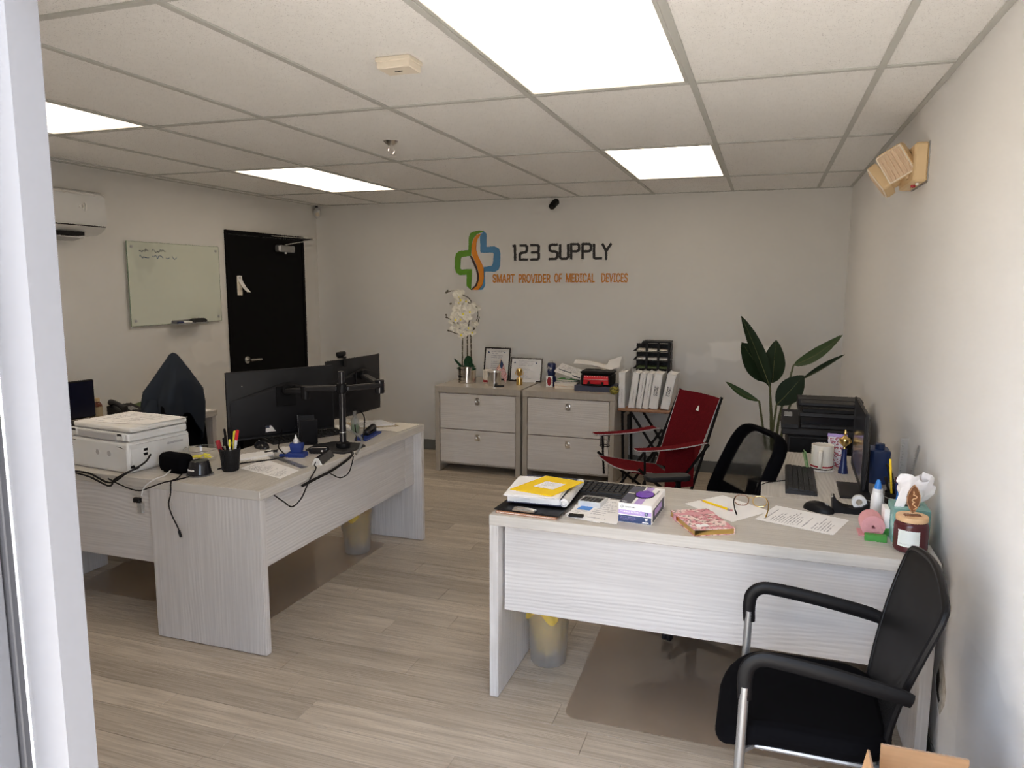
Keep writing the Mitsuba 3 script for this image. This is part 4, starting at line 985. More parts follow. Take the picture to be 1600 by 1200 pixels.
def office_chair(name, label, loc, rz, top=.93, back=None):
    t = thing(name, label, 'chair', loc, rz)
    s = pad(.48, .48, .075, .13, .03).subdivide()
    part(t, 'seat', at(s, (.02, 0, .43)), 'black_fabric', 50)
    part(t, 'column', cyl(.026, .30), 'black_plastic') if False else part(t, 'column', at(cyl(.026, .34), (0, 0, .09)), 'black_plastic')
    part(t, 'mechanism', bx(-.12, .12, -.08, .08, .385, .43, .012), 'black_plastic', False)
    for k in range(5):
        a = k * 2 * math.pi / 5 + math.radians(loc[2] if False else SPIN[0])
        e = (.285 * math.cos(a), .285 * math.sin(a))
        part(t, 'base_arm', tube([(0, 0, .115), (e[0] * .5, e[1] * .5, .10), (e[0], e[1], .075)], [.024, .02, .014], 8, 3), 'black_plastic')
        c = part(t, 'caster', join(*[at(cyl(.026, .016, 18), (e[0] + q * .012 * -math.sin(a), e[1] + q * .012 * math.cos(a), .031), rx=90, rz=math.degrees(a) + 90 + 90) for q in (-1.4, 0.4)]), 'black_gloss')
        part(t, 'caster_stem', at(cyl(.008, .035), (e[0], e[1], .05)), 'grey_metal')
    return t

SPIN = [-98]
t = office_chair('office_chair', 'black mesh-back office chair pushed in behind the right desk', (.672, .535, .0035), 206)
# reclined mesh back: a padded frame around an open woven panel
def backpt(u, v):       # u -1..1 across, v 0..1 up
    hw = .245 + .010 * math.sin(v * math.pi) - .012 * v
    return np.array([-(.150 + .17 * v + .02 * v ** 2) + .018 * u * u, hw * u, .50 + .43 * v])
fr = []
for a in np.linspace(0, 2 * np.pi, 49):
    ca, sa = math.cos(a), math.sin(a)
    uu, vv2 = np.sign(ca) * abs(ca) ** .38, .5 + .5 * np.sign(sa) * abs(sa) ** .38
    fr.append(backpt(uu * .90, .04 + vv2 * .92))
part(t, 'back_frame', tube(fr, .034, 10, 1, (.42, 1.0)), 'black_fabric')
W = []
for k in range(46):
    uu = -.84 + 1.68 * k / 45
    W.append(tube([backpt(uu, v) for v in np.linspace(.07, .93, 9)], .0013, 4))
for k in range(40):
    v = .07 + .86 * k / 39
    W.append(tube([backpt(uu, v) for uu in np.linspace(-.85, .85, 9)], .0011, 4))
part(t, 'mesh_panel', join(*W), 'black_fabric', False, label='see-through black mesh', kind='stuff')
part(t, 'back_support', tube([(-.08, 0, .41), (-.19, 0, .42), (-.235, 0, .52), (-.275, 0, .68)], .022, 8, 5, (1.6, .7)), 'black_plastic')
part(t, 'lumbar_pad', sheet(np.array([[backpt(uu, v) + (-.02, 0, 0) for uu in np.linspace(-.8, .8, 9)] for v in np.linspace(.10, .30, 5)]), .012), 'black_fabric')
for sgn in (-1, 1):
    part(t, 'arm_post', tube([(-.02, sgn * .22, .42), (-.02, sgn * .285, .45), (-.01, sgn * .29, .61)], .015, 8, 5), 'black_plastic')
    part(t, 'armrest', at(pad(.24, .085, .03, .035, .01), (.05, sgn * .285, .612)), 'dark_plastic', 40)

# chair with a jacket inside the left desk
SPIN = [20]
t = office_chair('office_chair', 'black office chair draped with the dark jacket, behind the printer', (-2.10, .60, .0035), 17)
ub, vb = np.meshgrid(np.linspace(-1, 1, 11), np.linspace(0, 1, 12))
hw = .21 + .02 * np.sin(vb * 3.1) - .12 * np.clip(vb - .8, 0, 1) * 2
part(t, 'backrest', sheet(np.stack([-(.25 + .05 * vb) + .04 * ub ** 2, hw * ub, .52 + .46 * vb], -1), .03), 'black_fabric', 50)
part(t, 'back_support', tube([(-.08, 0, .41), (-.26, 0, .42), (-.30, 0, .54), (-.31, 0, .66)], .022, 8, 5, (1.6, .7)), 'black_plastic')
for sgn in (-1, 1):
    part(t, 'arm_post', tube([(-.02, sgn * .22, .42), (-.02, sgn * .285, .45), (-.01, sgn * .29, .63)], .015, 8, 5), 'black_plastic')
    part(t, 'armrest', at(pad(.26, .085, .03, .035, .01), (.03, sgn * .285, .632)), 'black_plastic', 40)
# jacket: a shell hung over the chair back from a peak, with folds (a in angle around the peak, h downwards)
a, h = np.meshgrid(np.linspace(-np.pi, np.pi, 73), np.linspace(0, 1, 30))
env = np.interp(h, [0, .03, .10, .25, .45, .62, .80, 1], [.0, .025, .055, .125, .215, .225, .215, .19])
sq = 1 / np.maximum(np.abs(np.cos(a)) ** 4 + np.abs(np.sin(a)) ** 4, 1e-6) ** .25
fold = 1 + (.10 * np.sin(a * 5 + .8) + .07 * np.sin(a * 9 + 2 + h * 2)) * np.clip(h * 2.2 - .25, 0, 1)
X = env * sq * fold * .46 * np.cos(a)
Y = env * sq * fold * 1.02 * np.sin(a) + .03 * h
Zb = np.interp(np.cos(a * 2 + .5), [-1, 1], [.62, .80]) - .05 * np.sin(a * 3)
Zt = 1.195
P = np.stack([-.305 + .02 + X, Y + .0, Zt - (Zt - Zb) * (h ** 1.05)], -1)
m = sheet(P, .008)
m.apply_transform(ORIGIN[t])
t2 = thing('jacket', 'dark slate-blue jacket hung over the office chair behind the printer', 'jacket')
part(t2, 'body', m, 'navy_cloth', 50)
m = tube([(-.31, -.17, .92), (-.33, -.235, .80), (-.31, -.245, .66), (-.29, -.225, .50)], [.05, .062, .06, .05], 14, 6, (.7, 1.05))
m.apply_transform(ORIGIN[t]); part(t2, 'sleeve', m, 'navy_cloth', 60)
m = tube([(-.30, .15, .93), (-.32, .235, .80), (-.31, .25, .66), (-.30, .24, .52)], [.05, .062, .06, .05], 14, 6, (.7, 1.05))
m.apply_transform(ORIGIN[t]); part(t2, 'sleeve', m, 'navy_cloth', 60)

# red folding camp chair in front of the binders; f = facing, r = its right
cf = np.array([-.75, -.66, 0]); cr = np.array([-.66, .75, 0]) * -1
c0 = np.array([.235, 1.99, 0])
def cp(f, r, z):
    return c0 + cf * f + cr * r + np.array([0, 0, z])
t = thing('camp_chair', 'red folding camp chair with grey piping and black tube frame by the filing cabinets', 'camp chair')
W2 = .235
def surf(rows, n=9, sag=.03):
    out = []
    for f, z, w, sg in rows:
        out.append([cp(f, w * q, z - sg * (1 - q * q)) for q in np.linspace(-1, 1, n)])
    return np.array(out)
back_rows = [(-.19 - .20 * s, .33 + .525 * s, W2 * (.86 + .12 * s), -.0 + .02 * math.sin(s * 3.1)) for s in np.linspace(0, 1, 12)]
B = surf(back_rows); 
for i in range(12):
    for j, q in enumerate(np.linspace(-1, 1, 9)):
        B[i, j] += -cf * .035 * (1 - q * q) 
part(t, 'backrest', sheet(B, .006), 'red_fabric', 50)
seat_rows = [(.27 - .46 * s, .425 - .10 * s, W2 * (1.0 - .10 * s), .028 + .02 * math.sin(s * 3.1)) for s in np.linspace(0, 1, 10)]
S_ = surf(seat_rows)
part(t, 'seat', sheet(S_, .006), 'red_fabric', 50)
part(t, 'piping', tube(list(B[:, 0]), .0042, 6), 'grey_piping'); part(t, 'piping', tube(list(B[:, -1]), .0042, 6), 'grey_piping')
part(t, 'piping', tube([S_[k, 0] for k in range(10)], .0042, 6), 'grey_piping'); part(t, 'piping', tube([S_[k, -1] for k in range(10)], .0042, 6), 'grey_piping')
part(t, 'piping', tube(list(S_[0]), .0042, 6), 'grey_piping')
tri = ext(Polygon([(-.018, -.014), (.018, -.014), (.004, .024), (-.004, .024)]), .001)
M = np.eye(4); M[:3, 0] = cr; bn = np.cross(B[10, 4] - B[8, 4], cr); bn /= np.linalg.norm(bn); bn = bn if bn @ cf > 0 else -bn
M[:3, 2] = bn; M[:3, 1] = np.cross(bn, cr); M[:3, 3] = B[9, 4] + bn * .006
tri.apply_transform(M); part(t, 'emblem', tri, 'paper_white', False, label='small white tent-shaped emblem')
for sgn in (-1, 1):
    y = sgn * (W2 + .03)
    part(t, 'back_pole', tube([cp(-.40, sgn * W2 * .985, .862), cp(-.10, y, .10), cp(-.06, y, .012)], .0095, 8), 'black_plastic')
    part(t, 'leg', tube([cp(.25, y, .44), cp(-.30, y, .012)], .0095, 8), 'black_plastic')
    part(t, 'leg', tube([cp(.24, y * .98, .012), cp(-.28, y * 1.02, .56)], .0095, 8), 'black_plastic')
    part(t, 'arm_post', tube([cp(.20, y * 1.0, .28), cp(.215, y * 1.03, .565)], .0075, 8), 'black_plastic')
    A = surf([(.27 - .50 * s, .57 - .012 * math.sin(s * 3.14) + .012 * s, .042, .006) for s in np.linspace(0, 1, 9)], 5)
    A = A + cr * (y * 1.04)
    part(t, 'armrest', sheet(A, .010), 'red_fabric', 50)
    part(t, 'piping', tube(list(A[:, 0]) + list(A[-1]) + list(A[::-1, -1]) + list(A[0, ::-1]), .0040, 6), 'grey_piping')
    if sgn > 0:
        part(t, 'side_pocket', sheet(surf([(.05 - .0 * s, .55 - .26 * s, .0, 0) for s in np.linspace(0, 1, 2)], 2) + np.array([[[0, 0, 0], cf * -.22]] * 2) + cr * (y * 1.0), .006), 'red_fabric', False)
    else:
        part(t, 'cup_holder', join(*[tube([cp(.17 + .036 * math.cos(q), y - .05 + .036 * math.sin(q), zz) for q in np.linspace(0, 6.283, 17)], .003, 5) for zz in (.55, .47)], *[tube([cp(.17 + .036 * math.cos(q), y - .05 + .036 * math.sin(q), .55), cp(.17 + .03 * math.cos(q), y - .05 + .03 * math.sin(q), .46)], .002, 5) for q in np.linspace(0, 5.5, 7)]), 'dark_plastic')
part(t, 'cross_strut', tube([cp(.18, -W2 - .03, .05), cp(-.18, W2 + .03, .05)], .008, 8), 'black_plastic')
part(t, 'cross_strut', tube([cp(.18, W2 + .03, .06), cp(-.18, -W2 - .03, .06)], .008, 8), 'black_plastic')

# ================================================================ black printer and plant in the right rear corner
t = thing('printer', 'large black office printer in the far right corner beyond the return', 'printer', (1.275, 1.47, 0), 0)
part(t, 'stand', bx(-.205, .20, -.18, .18, .004, .50, .004), 'black_plastic', False, label='black cabinet stand')
part(t, 'body', bx(-.195, .20, -.215, .19, .501, .80, .010), 'dark_plastic', False)
part(t, 'paper_drawer', bx(-.18, .19, -.222, -.2155, .62, .785, .002), 'black_plastic', False)
part(t, 'drawer_grip', bx(-.05, .06, -.2255, -.2225, .735, .765, .002), 'black_gloss', False)
part(t, 'shelf', bx(-.225, .20, -.225, .19, .801, .838, .006), 'dark_plastic', False)
part(t, 'output_bay', bx(-.13, .20, -.15, .19, .839, .90, .003), 'black_gloss', False)
part(t, 'output_rim', bx(-.13, .20, -.205, -.152, .839, .858, .003), 'dark_plastic', False)
part(t, 'scanner', join(bx(-.14, .20, -.21, .19, .901, .925, .004), bx(-.14, .20, .02, .19, .925, .965, .004)), 'dark_plastic', False)
part(t, 'feeder_slot', bx(-.125, .19, -.205, .018, .9255, .945, .002), 'black_plastic', False)
part(t, 'feeder_cover', bx(-.13, .19, -.10, .015, .9455, .962, .003), 'dark_plastic', False)
p = part(t, 'control_panel', hull([(a, b, z) for a in (-.228, -.142) for b, z in ((-.225, .839), (-.225, .86), (-.12, .839), (-.12, .925))]), 'dark_plastic', False)
part(p, 'display', at(bx(-.030, .012, -.018, .018, 0, .002, .0005), (-.185, -.155, .903), rx=32), 'grey_metal', False)
part(p, 'keys', join(*[at(bx(-.006, .006, -.005, .005, 0, .003, .001), (-.210 + i * .016, -.19 - j * .0, .878 + j * .0), rx=32) for i in range(4) for j in range(1)]), 'black_gloss', False, kind='stuff')

PX, PY = 1.0, 2.05
t = thing('potted_plant', 'tall bird-of-paradise plant with broad dark leaves in the far right corner', 'plant', (0, 0, 0))
part(t, 'pot', lathe([(.11, .003), (.135, .02), (.155, .30), (.16, .31), (.15, .312), (.145, .28), (.001, .275)], 32, True).copy().apply_translation((PX + .03, PY + .03, 0)), 'terracotta')
part(t, 'soil', at(cyl(.140, .02), (PX + .03, PY + .03, .27)), 'baseboard_vinyl')
def leaf(base, tip, w, droop, nrm, ms='leaf', stem=None, curl=.25, peak=.42):
    base, tip, nrm = (np.array(q, float) for q in (base, tip, nrm))
    ax = tip - base
    sid = np.cross(ax, nrm); sid /= np.linalg.norm(sid)
    nn = np.cross(sid, ax); nn /= np.linalg.norm(nn)
    rows = []
    for s in np.linspace(0, 1, 15):
        c = base + ax * s + np.array([0, 0, -1]) * droop * (4 * s * (s - 1) * -.0 + s * s - s) * 1.0
        ww = w * (math.sin(math.pi * s ** (math.log(.5) / math.log(peak))) ** .75 if 0 < s < 1 else .02)
        rows.append([c + sid * ww * q + nn * (curl * ww * abs(q) ** 1.5) for q in np.linspace(-1, 1, 9)])
    rows = np.array(rows)
    l = part(t, 'leaf', sheet(rows, .002), ms, 60)
    part(l, 'midrib', tube([r[4] for r in rows], [.004, .0012], 6), 'stem_green')
    if stem:
        part(t, 'stalk', tube(stem + [list(base)], [.011, .006], 7, 6), 'stem_green')
rootp = [PX + .03, PY + .02, .28]
leaf((.985, 2.00, .955), (.79, 2.02, 1.405), .052, .05, (.5, -.8, .35), 'leaf', [rootp, [PX + .02, PY, .60]], .3)
leaf((.985, 2.05, .985), (.80, 2.02, 1.235), .085, -.02, (.35, -.9, .25), 'leaf', [rootp, [PX + .01, PY + .02, .60]], .12, .45)
leaf((1.00, 2.06, .975), (1.01, 2.12, 1.25), .075, -.02, (-.35, -.9, .2), 'leaf', None, .10, .42)
leaf((1.120, 2.02, 1.100), (1.385, 1.93, 1.305), .045, -.09, (-.3, -.75, .6), 'leaf_light', [[PX + .05, PY + .02, .28], [1.045, 2.03, .70]], .15, .45)
leaf((1.175, 2.10, 1.00), (1.415, 2.02, 1.18), .022, -.03, (.3, -.5, .8), 'leaf', [[PX + .06, PY + .03, .28], [1.08, 2.07, .70]], .8, .5)
leaf((1.03, 1.98, .845), (1.18, 1.96, 1.045), .075, -.02, (-.2, -.95, .1), 'leaf', [[PX + .05, PY, .28], [1.015, 2.0, .60]], .10, .50)
leaf((.925, 1.98, .865), (.715, 1.96, .985), .026, -.07, (-.1, -.7, .7), 'leaf_light', [rootp, [.975, 2.02, .58]], .4, .5)

# ================================================================ folding table with binders and letter trays
t = thing('folding_table', 'small folding table with a wooden top and black legs under the white binders', 'table')
TX0, TX1, TY0, TY1, TZ = -.145, .40, 2.80, 3.30, .625
part(t, 'top', bx(TX0, TX1, TY0, TY1, TZ - .022, TZ, .006), 'wood_top', False)
for yy in (TY0 + .06, TY1 - .06):
    part(t, 'leg', tube([(TX0 + .03, yy, TZ - .023), (TX0 + .05, yy, .012)], .011, 8), 'black_plastic')
    part(t, 'leg', tube([(TX1 - .04, yy, TZ - .023), (TX0 + .12, yy + .03, .012)], .011, 8), 'black_plastic')
    part(t, 'brace', tube([(TX0 + .10, yy - .03, TZ - .023), (TX1 - .05, yy - .03, .012)], .011, 8), 'black_plastic')
part(t, 'latch', bx(TX0 + .075, TX0 + .10, TY0 + .03, TY0 + .045, TZ - .18, TZ - .05, .003), 'black_plastic', False)
part(t, 'rail', bar((TX0 + .04, TY0 + .06, TZ - .035), (TX0 + .04, TY1 - .06, TZ - .035), .018), 'black_plastic', False)
bind = [(-.118, .052, 0, None, 'first white binder from the left on the folding table, standing straight'), (-.040, .052, 7, None, 'second white binder from the left on the folding table, beside a dark gap'), (.018, .046, 7, 'dash', 'third white binder from the left on the folding table'), (.069, .046, 7, 'dash', 'fourth white binder from the left on the folding table'), (.132, .070, 7, '2023', 'wide white binder reading 2023 on its spine'), (.222, .068, 10, '2022', 'rightmost white binder, leaning, partly behind the red camp chair')]
for x, w, lean, txt, lab in bind:
    t = thing('binder', lab, 'binder', (x - .0, 2.83, TZ + .0005), 0, 'white binders on the folding table')
    R_ = rotm(ry=lean); ORIGIN[t] = ORIGIN[t] @ R_
    ORIGIN[t][2, 3] += abs(math.sin(math.radians(lean))) * w / 2
    hh = .285
    part(t, 'cover', join(bx(-w / 2, -w / 2 + .004, 0, .27, 0, hh, .001), bx(w / 2 - .004, w / 2, 0, .27, 0, hh, .001), bx(-w / 2 + .004, w / 2 - .004, 0, .004, 0, hh, .001)), 'white_plastic', False)
    part(t, 'pages', bx(-w / 2 + .006, w / 2 - .006, .006, .25, .006, hh - .008, 0), 'paper_white', False)
    part(t, 'spine_sleeve', bx(-w / 2 + .005, w / 2 - .005, -.001, -.0002, .008, hh - .008, 0), 'paper_white', False)
    if txt == 'dash':
        part(t, 'spine_print', upright(at(lettering('Compliance - No', .16, .008, .0004), (0, 0, 0), rz=-90), (.004, -.0012, .165)), 'slate_card', False)
    elif txt:
        part(t, 'spine_print', upright(at(lettering(txt, .075, .030, .0004, True), (0, 0, 0), rz=-90), (.002, -.0012, .145)), 'ink', False)
    else:
        part(t, 'spine_print', upright(at(lettering('Policies and Records', .11, .012, .0004), (0, 0, 0), rz=-90), (.002, -.0012, .10)), 'grey_piping', False)
t = thing('letter_tray', 'black stack of letter trays on the folding table behind the binders', 'letter tray', (.068, 3.20, TZ + .001), 0)
for k in range(7):
    zz = k * .072
    part(t, 'tray', join(bx(-.15, .15, -.085, .085, zz, zz + .004, .001), bx(-.15, .15, .078, .085, zz + .004, zz + .052, .001), *[hull([(x, y, z) for x in (xx - .004, xx + .004) for y, z in ((-.085 , zz + .004), (.078, zz + .004), (.078, zz + .066), (-.045, zz + .066))]) for xx in (.146,)], bx(-.05, -.03, -.085, -.08, zz + .004, zz + .070, .001), bx(.045, .065, -.085, -.08, zz + .004, zz + .070, .001), bx(.13, .15, -.085, -.08, zz + .004, zz + .074, .001), hull([(x, y, zz + h) for y in (-.085, -.08) for x, h in ((-.15, .004), (-.13, .004), (-.085, .066), (-.065, .066))])), 'black_plastic', False)
    part(t, 'sheet', bx(-.125, .135, -.078, .075, zz + .0042, zz + .014, .001), ('paper_white', 'paper_cream', 'olive_cloth')[(k + 1) % 3], False)
part(t, 'tray_lid', hull([(x, y, z) for y in (-.085, .085) for x, z in ((-.085, 7 * .072 - .006), (-.075, 7 * .072 + .012), (.15, 7 * .072 - .001), (.15, 7 * .072 + .012))]), 'black_plastic', False)

# ================================================================ things on the file cabinets
t = thing('orchid', 'white artificial orchid in a mirrored pot on the left file cabinet', 'orchid', (-1.525, 3.02, DT))
part(t, 'pot', lathe([(.075, 0), (.080, .004), (.080, .142), (.077, .145), (.073, .142), (.072, .12), (.001, .118)], 36, True), 'pot_mirror', 40, label='mirrored silver pot with dark bands')
rr = random.Random(12)
for (x, y), zt in (((-.045, .0), .40), ((.0, .01), .46), ((.042, .0), .42)):
    part(t, 'stake', tube([(x, y, .115), (x * .9, y, zt)], .0055, 7), 'stem_dark')
    for zz in (zt - .03, zt - .08, zt - .13):
        part(t, 'tie', at(cyl(.0075, .008, 10), (x * .93, y, zz)), 'beige_light')
def bez(p, n=14):
    return catmull(p, 5)
stems = [[(-.045, 0, .38), (-.08, -.01, .52), (-.055, -.02, .68), (-.02, -.03, .76), (-.10, -.04, .80), (-.17, -.05, .785)],
         [(.0, .01, .44), (.03, 0, .56), (.06, -.01, .66), (.03, -.03, .74), (-.05, -.04, .77)],
         [(.042, 0, .40), (.075, 0, .50), (.11, -.01, .60), (.09, -.03, .68), (.03, -.05, .70)],
         [(-.02, 0, .40), (-.09, -.03, .43), (-.15, -.05, .455)], [(-.04, 0, .45), (-.12, -.04, .54), (-.17, -.05, .57)], [(.03, 0, .42), (.09, .0, .50), (.12, 0, .58)]]
for s in stems:
    part(t, 'flower_stem', tube(s, .0035, 6, 5), 'stem_dark')
fl = []
def blossom(c, n, s):
    n = np.array(n, float); n /= np.linalg.norm(n)
    a = np.cross(n, [0, 0, 1.0]); a /= np.linalg.norm(a); b = np.cross(a, n) * -1
    ms = []
    for k, (ang, ln, wd) in enumerate(((0, 1, .78), (180, 1, .78), (90, .9, .5), (215, .85, .45), (325, .85, .45))):
        an = math.radians(ang)
        d = a * math.cos(an) + b * math.sin(an); sd = -a * math.sin(an) + b * math.cos(an)
        rows = [[np.array(c) + d * s * ln * q + sd * s * wd * .62 * math.sin(math.pi * min(q * .93 + .06, 1)) ** .7 * e + n * s * (.22 * q - .25 * q * q + .10 * e * e) for e in (-1, -.4, .4, 1)] for q in np.linspace(.04, 1, 6)]
        ms.append(sheet(np.array(rows), .0018))
    return join(*ms), at(ball(s * .2, (1, 1, 1), 1), np.array(c) + n * s * .15)
spots = []
for s in stems[:3]:
    P = catmull(s, 5)
    for q in P[6::1]:
        spots.append(q + np.array([rr.uniform(-.03, .03), rr.uniform(-.05, .0), rr.uniform(-.03, .03)]))
core = [(-.085, -.05, .60), (-.05, -.07, .61), (-.01, -.06, .60), (-.11, -.05, .56), (-.07, -.075, .55), (-.02, -.08, .555), (.03, -.06, .57), (-.05, -.07, .50), (.0, -.07, .505), (-.10, -.05, .48), (.04, -.05, .48), (-.04, -.06, .455), (.02, -.05, .44), (.065, -.04, .44), (.05, -.05, .62), (-.02, -.06, .66), (.03, -.06, .655), (-.05, -.05, .70), (.09, -.03, .52), (-.12, -.03, .53), (.01, -.04, .71), (-.07, -.06, .645), (.10, -.02, .65), (.07, -.04, .68), (-.02, -.07, .42)]
for c in [np.array(q) for q in core] + spots[:14]:
    pm, cm = blossom(c, (rr.uniform(-.6, .6), -1, rr.uniform(-.15, .45)), rr.uniform(.036, .046))
    f = part(t, 'blossom', pm, 'petal', 60)
    part(f, 'heart', cm, 'yellow_bright' if rr.random() > .5 else 'petal')
for q in ((-.17, -.05, .785), (-.16, -.05, .80), (-.155, -.05, .455), (-.17, -.05, .57), (-.175, -.05, .59), (-.13, -.05, .69)):
    part(t, 'bud', at(ball(.010, (1, .8, .8), 1), q), 'stem_dark')
for b_, tip, w in (((.02, -.03, .12), (.045, -.05, .27), .042), ((.04, -.02, .13), (.085, -.06, .20), .035), ((-.02, -.02, .12), (-.10, -.04, .21), .010), ((.04, -.03, .12), (.11, -.05, .13), .010), ((-.03, -.04, .12), (-.05, -.06, .17), .03)):
    b_, tip = np.array(b_), np.array(tip)
    d = tip - b_; sd = np.cross(d, [0, -1, .2]); sd /= np.linalg.norm(sd)
    rows = [[b_ + d * q + sd * w * math.sin(math.pi * min(.06 + q * .9, 1)) ** .6 * e + np.array([0, -1, 0]) * .012 * abs(e) + np.array([0, 0, -.03]) * q * q * (w > .02) for e in (-1, -.5, 0, .5, 1)] for q in np.linspace(0, 1, 8)]
    part(t, 'leaf', sheet(np.array(rows), .003), 'orchid_leaf', 60)

def frame(label, x0, x1, h, y, lean, mt):
    t = thing('certificate_frame', label, 'picture frame', ((x0 + x1) / 2, y, DT + .0005), 0, 'framed certificates on the file cabinets')
    ORIGIN[t] = ORIGIN[t] @ rotm(rx=-lean)
    w, b = (x1 - x0) / 2, .011
    part(t, 'frame', join(bx(-w, -w + b, -.012, 0, 0, h, .001), bx(w - b, w, -.012, 0, 0, h, .001), bx(-w + b, w - b, -.012, 0, 0, b, .001), bx(-w + b, w - b, -.012, 0, h - b, h, .001)), 'black_gloss', False)
    m, uv = quad([(-w + b, h - b), (w - b, h - b), (w - b, b), (-w + b, b)], 0, .001)
    m.apply_transform(WALLB); m.apply_translation([0, -.005, 0])
    part(t, 'certificate', m, mt, uv=uv)
    part(t, 'seal', join(*[upright(cyl(.0075, .0006, 14, 0), (s * (w - .04), -.0062, h - .045)) for s in (-1, .85)]), 'navy_card', False)
    return t
frame('upright black-framed certificate behind the silver cup', -1.468, -1.222, .292, 3.27, 11, 'print_cert')
frame('wide black-framed certificate behind the small gold trophy', -1.205, -.908, .212, 3.24, 13, 'print_cert')
t = thing('ice_bucket', 'shiny silver metal cup in front of the framed certificates', 'cup', (-1.235, 2.93, DT))
part(t, 'body', lathe([(.054, 0), (.056, .003), (.060, .112), (.062, .118), (.059, .119), (.055, .10), (.053, .01), (.001, .008)], 36, True), 'chrome', 40)
t = thing('candle', 'small cream and red jar half hidden behind the silver cup', 'jar', (-1.345, 3.06, DT))
part(t, 'jar', lathe([(.04, .0), (.042, .004), (.042, .11), (.039, .114)], 24), 'paper_cream')
part(t, 'band', lathe([(.0422, .008), (.0428, .009), (.0428, .026), (.0422, .027)], 24, False), 'red_dark')
t = thing('flag', 'small striped flag with a blue corner on a stick beside the silver cup', 'flag', (-1.195, 3.04, DT))
part(t, 'stick', tube([(-.075, 0, .0), (-.02, 0, .215)], .0028, 6), 'wood_pale')
part(t, 'foot', at(cyl(.022, .008), (-.075, 0, 0)), 'black_plastic')
uu, vv = np.meshgrid(np.linspace(0, 1, 8), np.linspace(0, 1, 14))
top, bot = np.array((-.022, 0, .21)), np.array((-.060, 0, .115))
c1, c2 = np.array((.028, .0, .06)), np.array((.025, 0, .015))
def fp(u, v):
    a = np.array((-.020, 0, .212)) * (1 - v) + np.array((-.062, 0, .125)) * v
    b = np.array((.040, -.012, .075)) * (1 - v) + np.array((.030, -.02, .005)) * v
    c = a * (1 - u) + b * u
    return c + np.array((0, .008 * math.sin(u * 7 + v * 2), .012 * math.sin(u * 3.1)))
for k in range(13):
    rows = [[fp(u, v) for u in np.linspace(.0 if k > 6 else .40, 1, 7)] for v in (k / 13, (k + .5) / 13, (k + 1) / 13)]
    part(t, 'stripe', sheet(np.array(rows), .0008), 'flag_cloth' if k % 2 == 0 else 'paper_white', 60)
part(t, 'canton', sheet(np.array([[fp(u, v) for u in np.linspace(0, .40, 4)] for v in np.linspace(0, 7 / 13, 5)]), .0008), 'navy_card', 60)
t = thing('trophy_cup', 'small gold trophy cup in front of the wide certificate', 'trophy', (-1.04, 3.02, DT))
part(t, 'base', lathe([(.026, 0), (.027, .004), (.027, .055), (.024, .06)], 24), 'gold')
part(t, 'cup', lathe([(.010, .06), (.008, .075), (.02, .09), (.026, .115), (.024, .135), (.021, .14), (.018, .12), (.001, .11)], 24, True), 'gold')
for s in (-1, 1):
    part(t, 'handle', tube([(s * .018, 0, .085), (s * .036, 0, .10), (s * .024, 0, .125)], .0028, 6, 5), 'gold')
solo('multi_tool', 'black folded pocket tool lying at the foot of the silver cup', 'tool', join(at(pad(.085, .018, .012, .008, .003), (0, 0, 0)), at(pad(.06, .014, .010, .006, .003), (.01, .012, .0))), 'black_plastic', 30, loc=(-1.165, 2.855, DT), rz=18)
solo('place_card', 'small white card leaning on the bottom of the wide certificate', 'card', at(bx(-.07, .07, -.001, .001, 0, .03, 0), (0, 0, 0), rx=-14), 'paper_white', False, loc=(-1.02, 3.20, DT + .001))
t = thing('spray_bottle', 'dark blue bottle in clear packaging between certificate and book pile', 'bottle', (-.765, 3.06, DT))
part(t, 'body', lathe([(.038, 0), (.040, .004), (.040, .075), (.030, .09), (.033, .10), (.037, .13), (.036, .185), (.030, .196), (.014, .200)], 28), 'blue_dark')
part(t, 'cap', at(cyl(.013, .012), (0, 0, .2005)), 'silver_metal')
part(t, 'lettering', join(*[tube([(-.026 + .010 * k, -.0375 - .0008, .135 + .010 * math.sin(k * 1.7)), (-.020 + .010 * k, -.0385, .165 + .006 * math.cos(k)), (-.014 + .010 * k, -.0375, .145)], .0014, 5, 4) for k in range(4)]), 'paper_white')
t2 = thing('tag_card', 'white card with a red oval standing before the dark blue bottle', 'card', (-.765, 2.99, DT))
part(t2, 'card', bx(-.028, .030, 0, .004, 0, .092, .0005), 'paper_white', False)
part(t2, 'oval', upright(at(cyl(1, .0006, 28, 0), s=(.018, .038, 1)), (.001, -.0001, .047)), 'red_dark', False)
bk = [('wood_pale', .024, .20, .15, 2, 'bottom tan book of the pile beside the red tool case'), ('paper_cream', .026, .195, .145, -3, 'cream book, second from the bottom of the pile by the tool case'), ('slate_card', .012, .19, .14, 4, 'thin grey book, third from the bottom of the pile by the tool case'), ('green_card', .014, .16, .12, -6, 'dark green booklet near the top of the pile by the tool case')]
zz = DT
for mt, h, sx, sy, rz, lab in bk:
    book('book', lab, 'book', -.60, 2.99, zz, sx, sy, h, rz, mt, group='book pile on the right file cabinet')
    zz += h + .0005
t = thing('magazine', 'white printed brochure sloping over the top of the book pile', 'brochure')
m, uv = quad([(-.12, .075), (.12, .075), (.12, -.075), (-.12, -.075)], 0, .006)
M = rotm(rx=22, ry=14, rz=-8); M[:3, 3] = (-.575, 2.975, zz + .060); m.apply_transform(M)
part(t, 'cover', m, 'print_sparse', uv=uv)
m, uv = quad([(-.10, -.02), (.02, -.02), (.02, -.03), (-.10, -.03)], .0063, .0003); m.apply_transform(M)
part(t, 'headline', m, 'ink', False)
m, uv = quad([(.04, -.045), (.11, -.045), (.11, -.06), (.04, -.06)], .0063, .0003); m.apply_transform(M)
part(t, 'headline', m, 'ink', False)
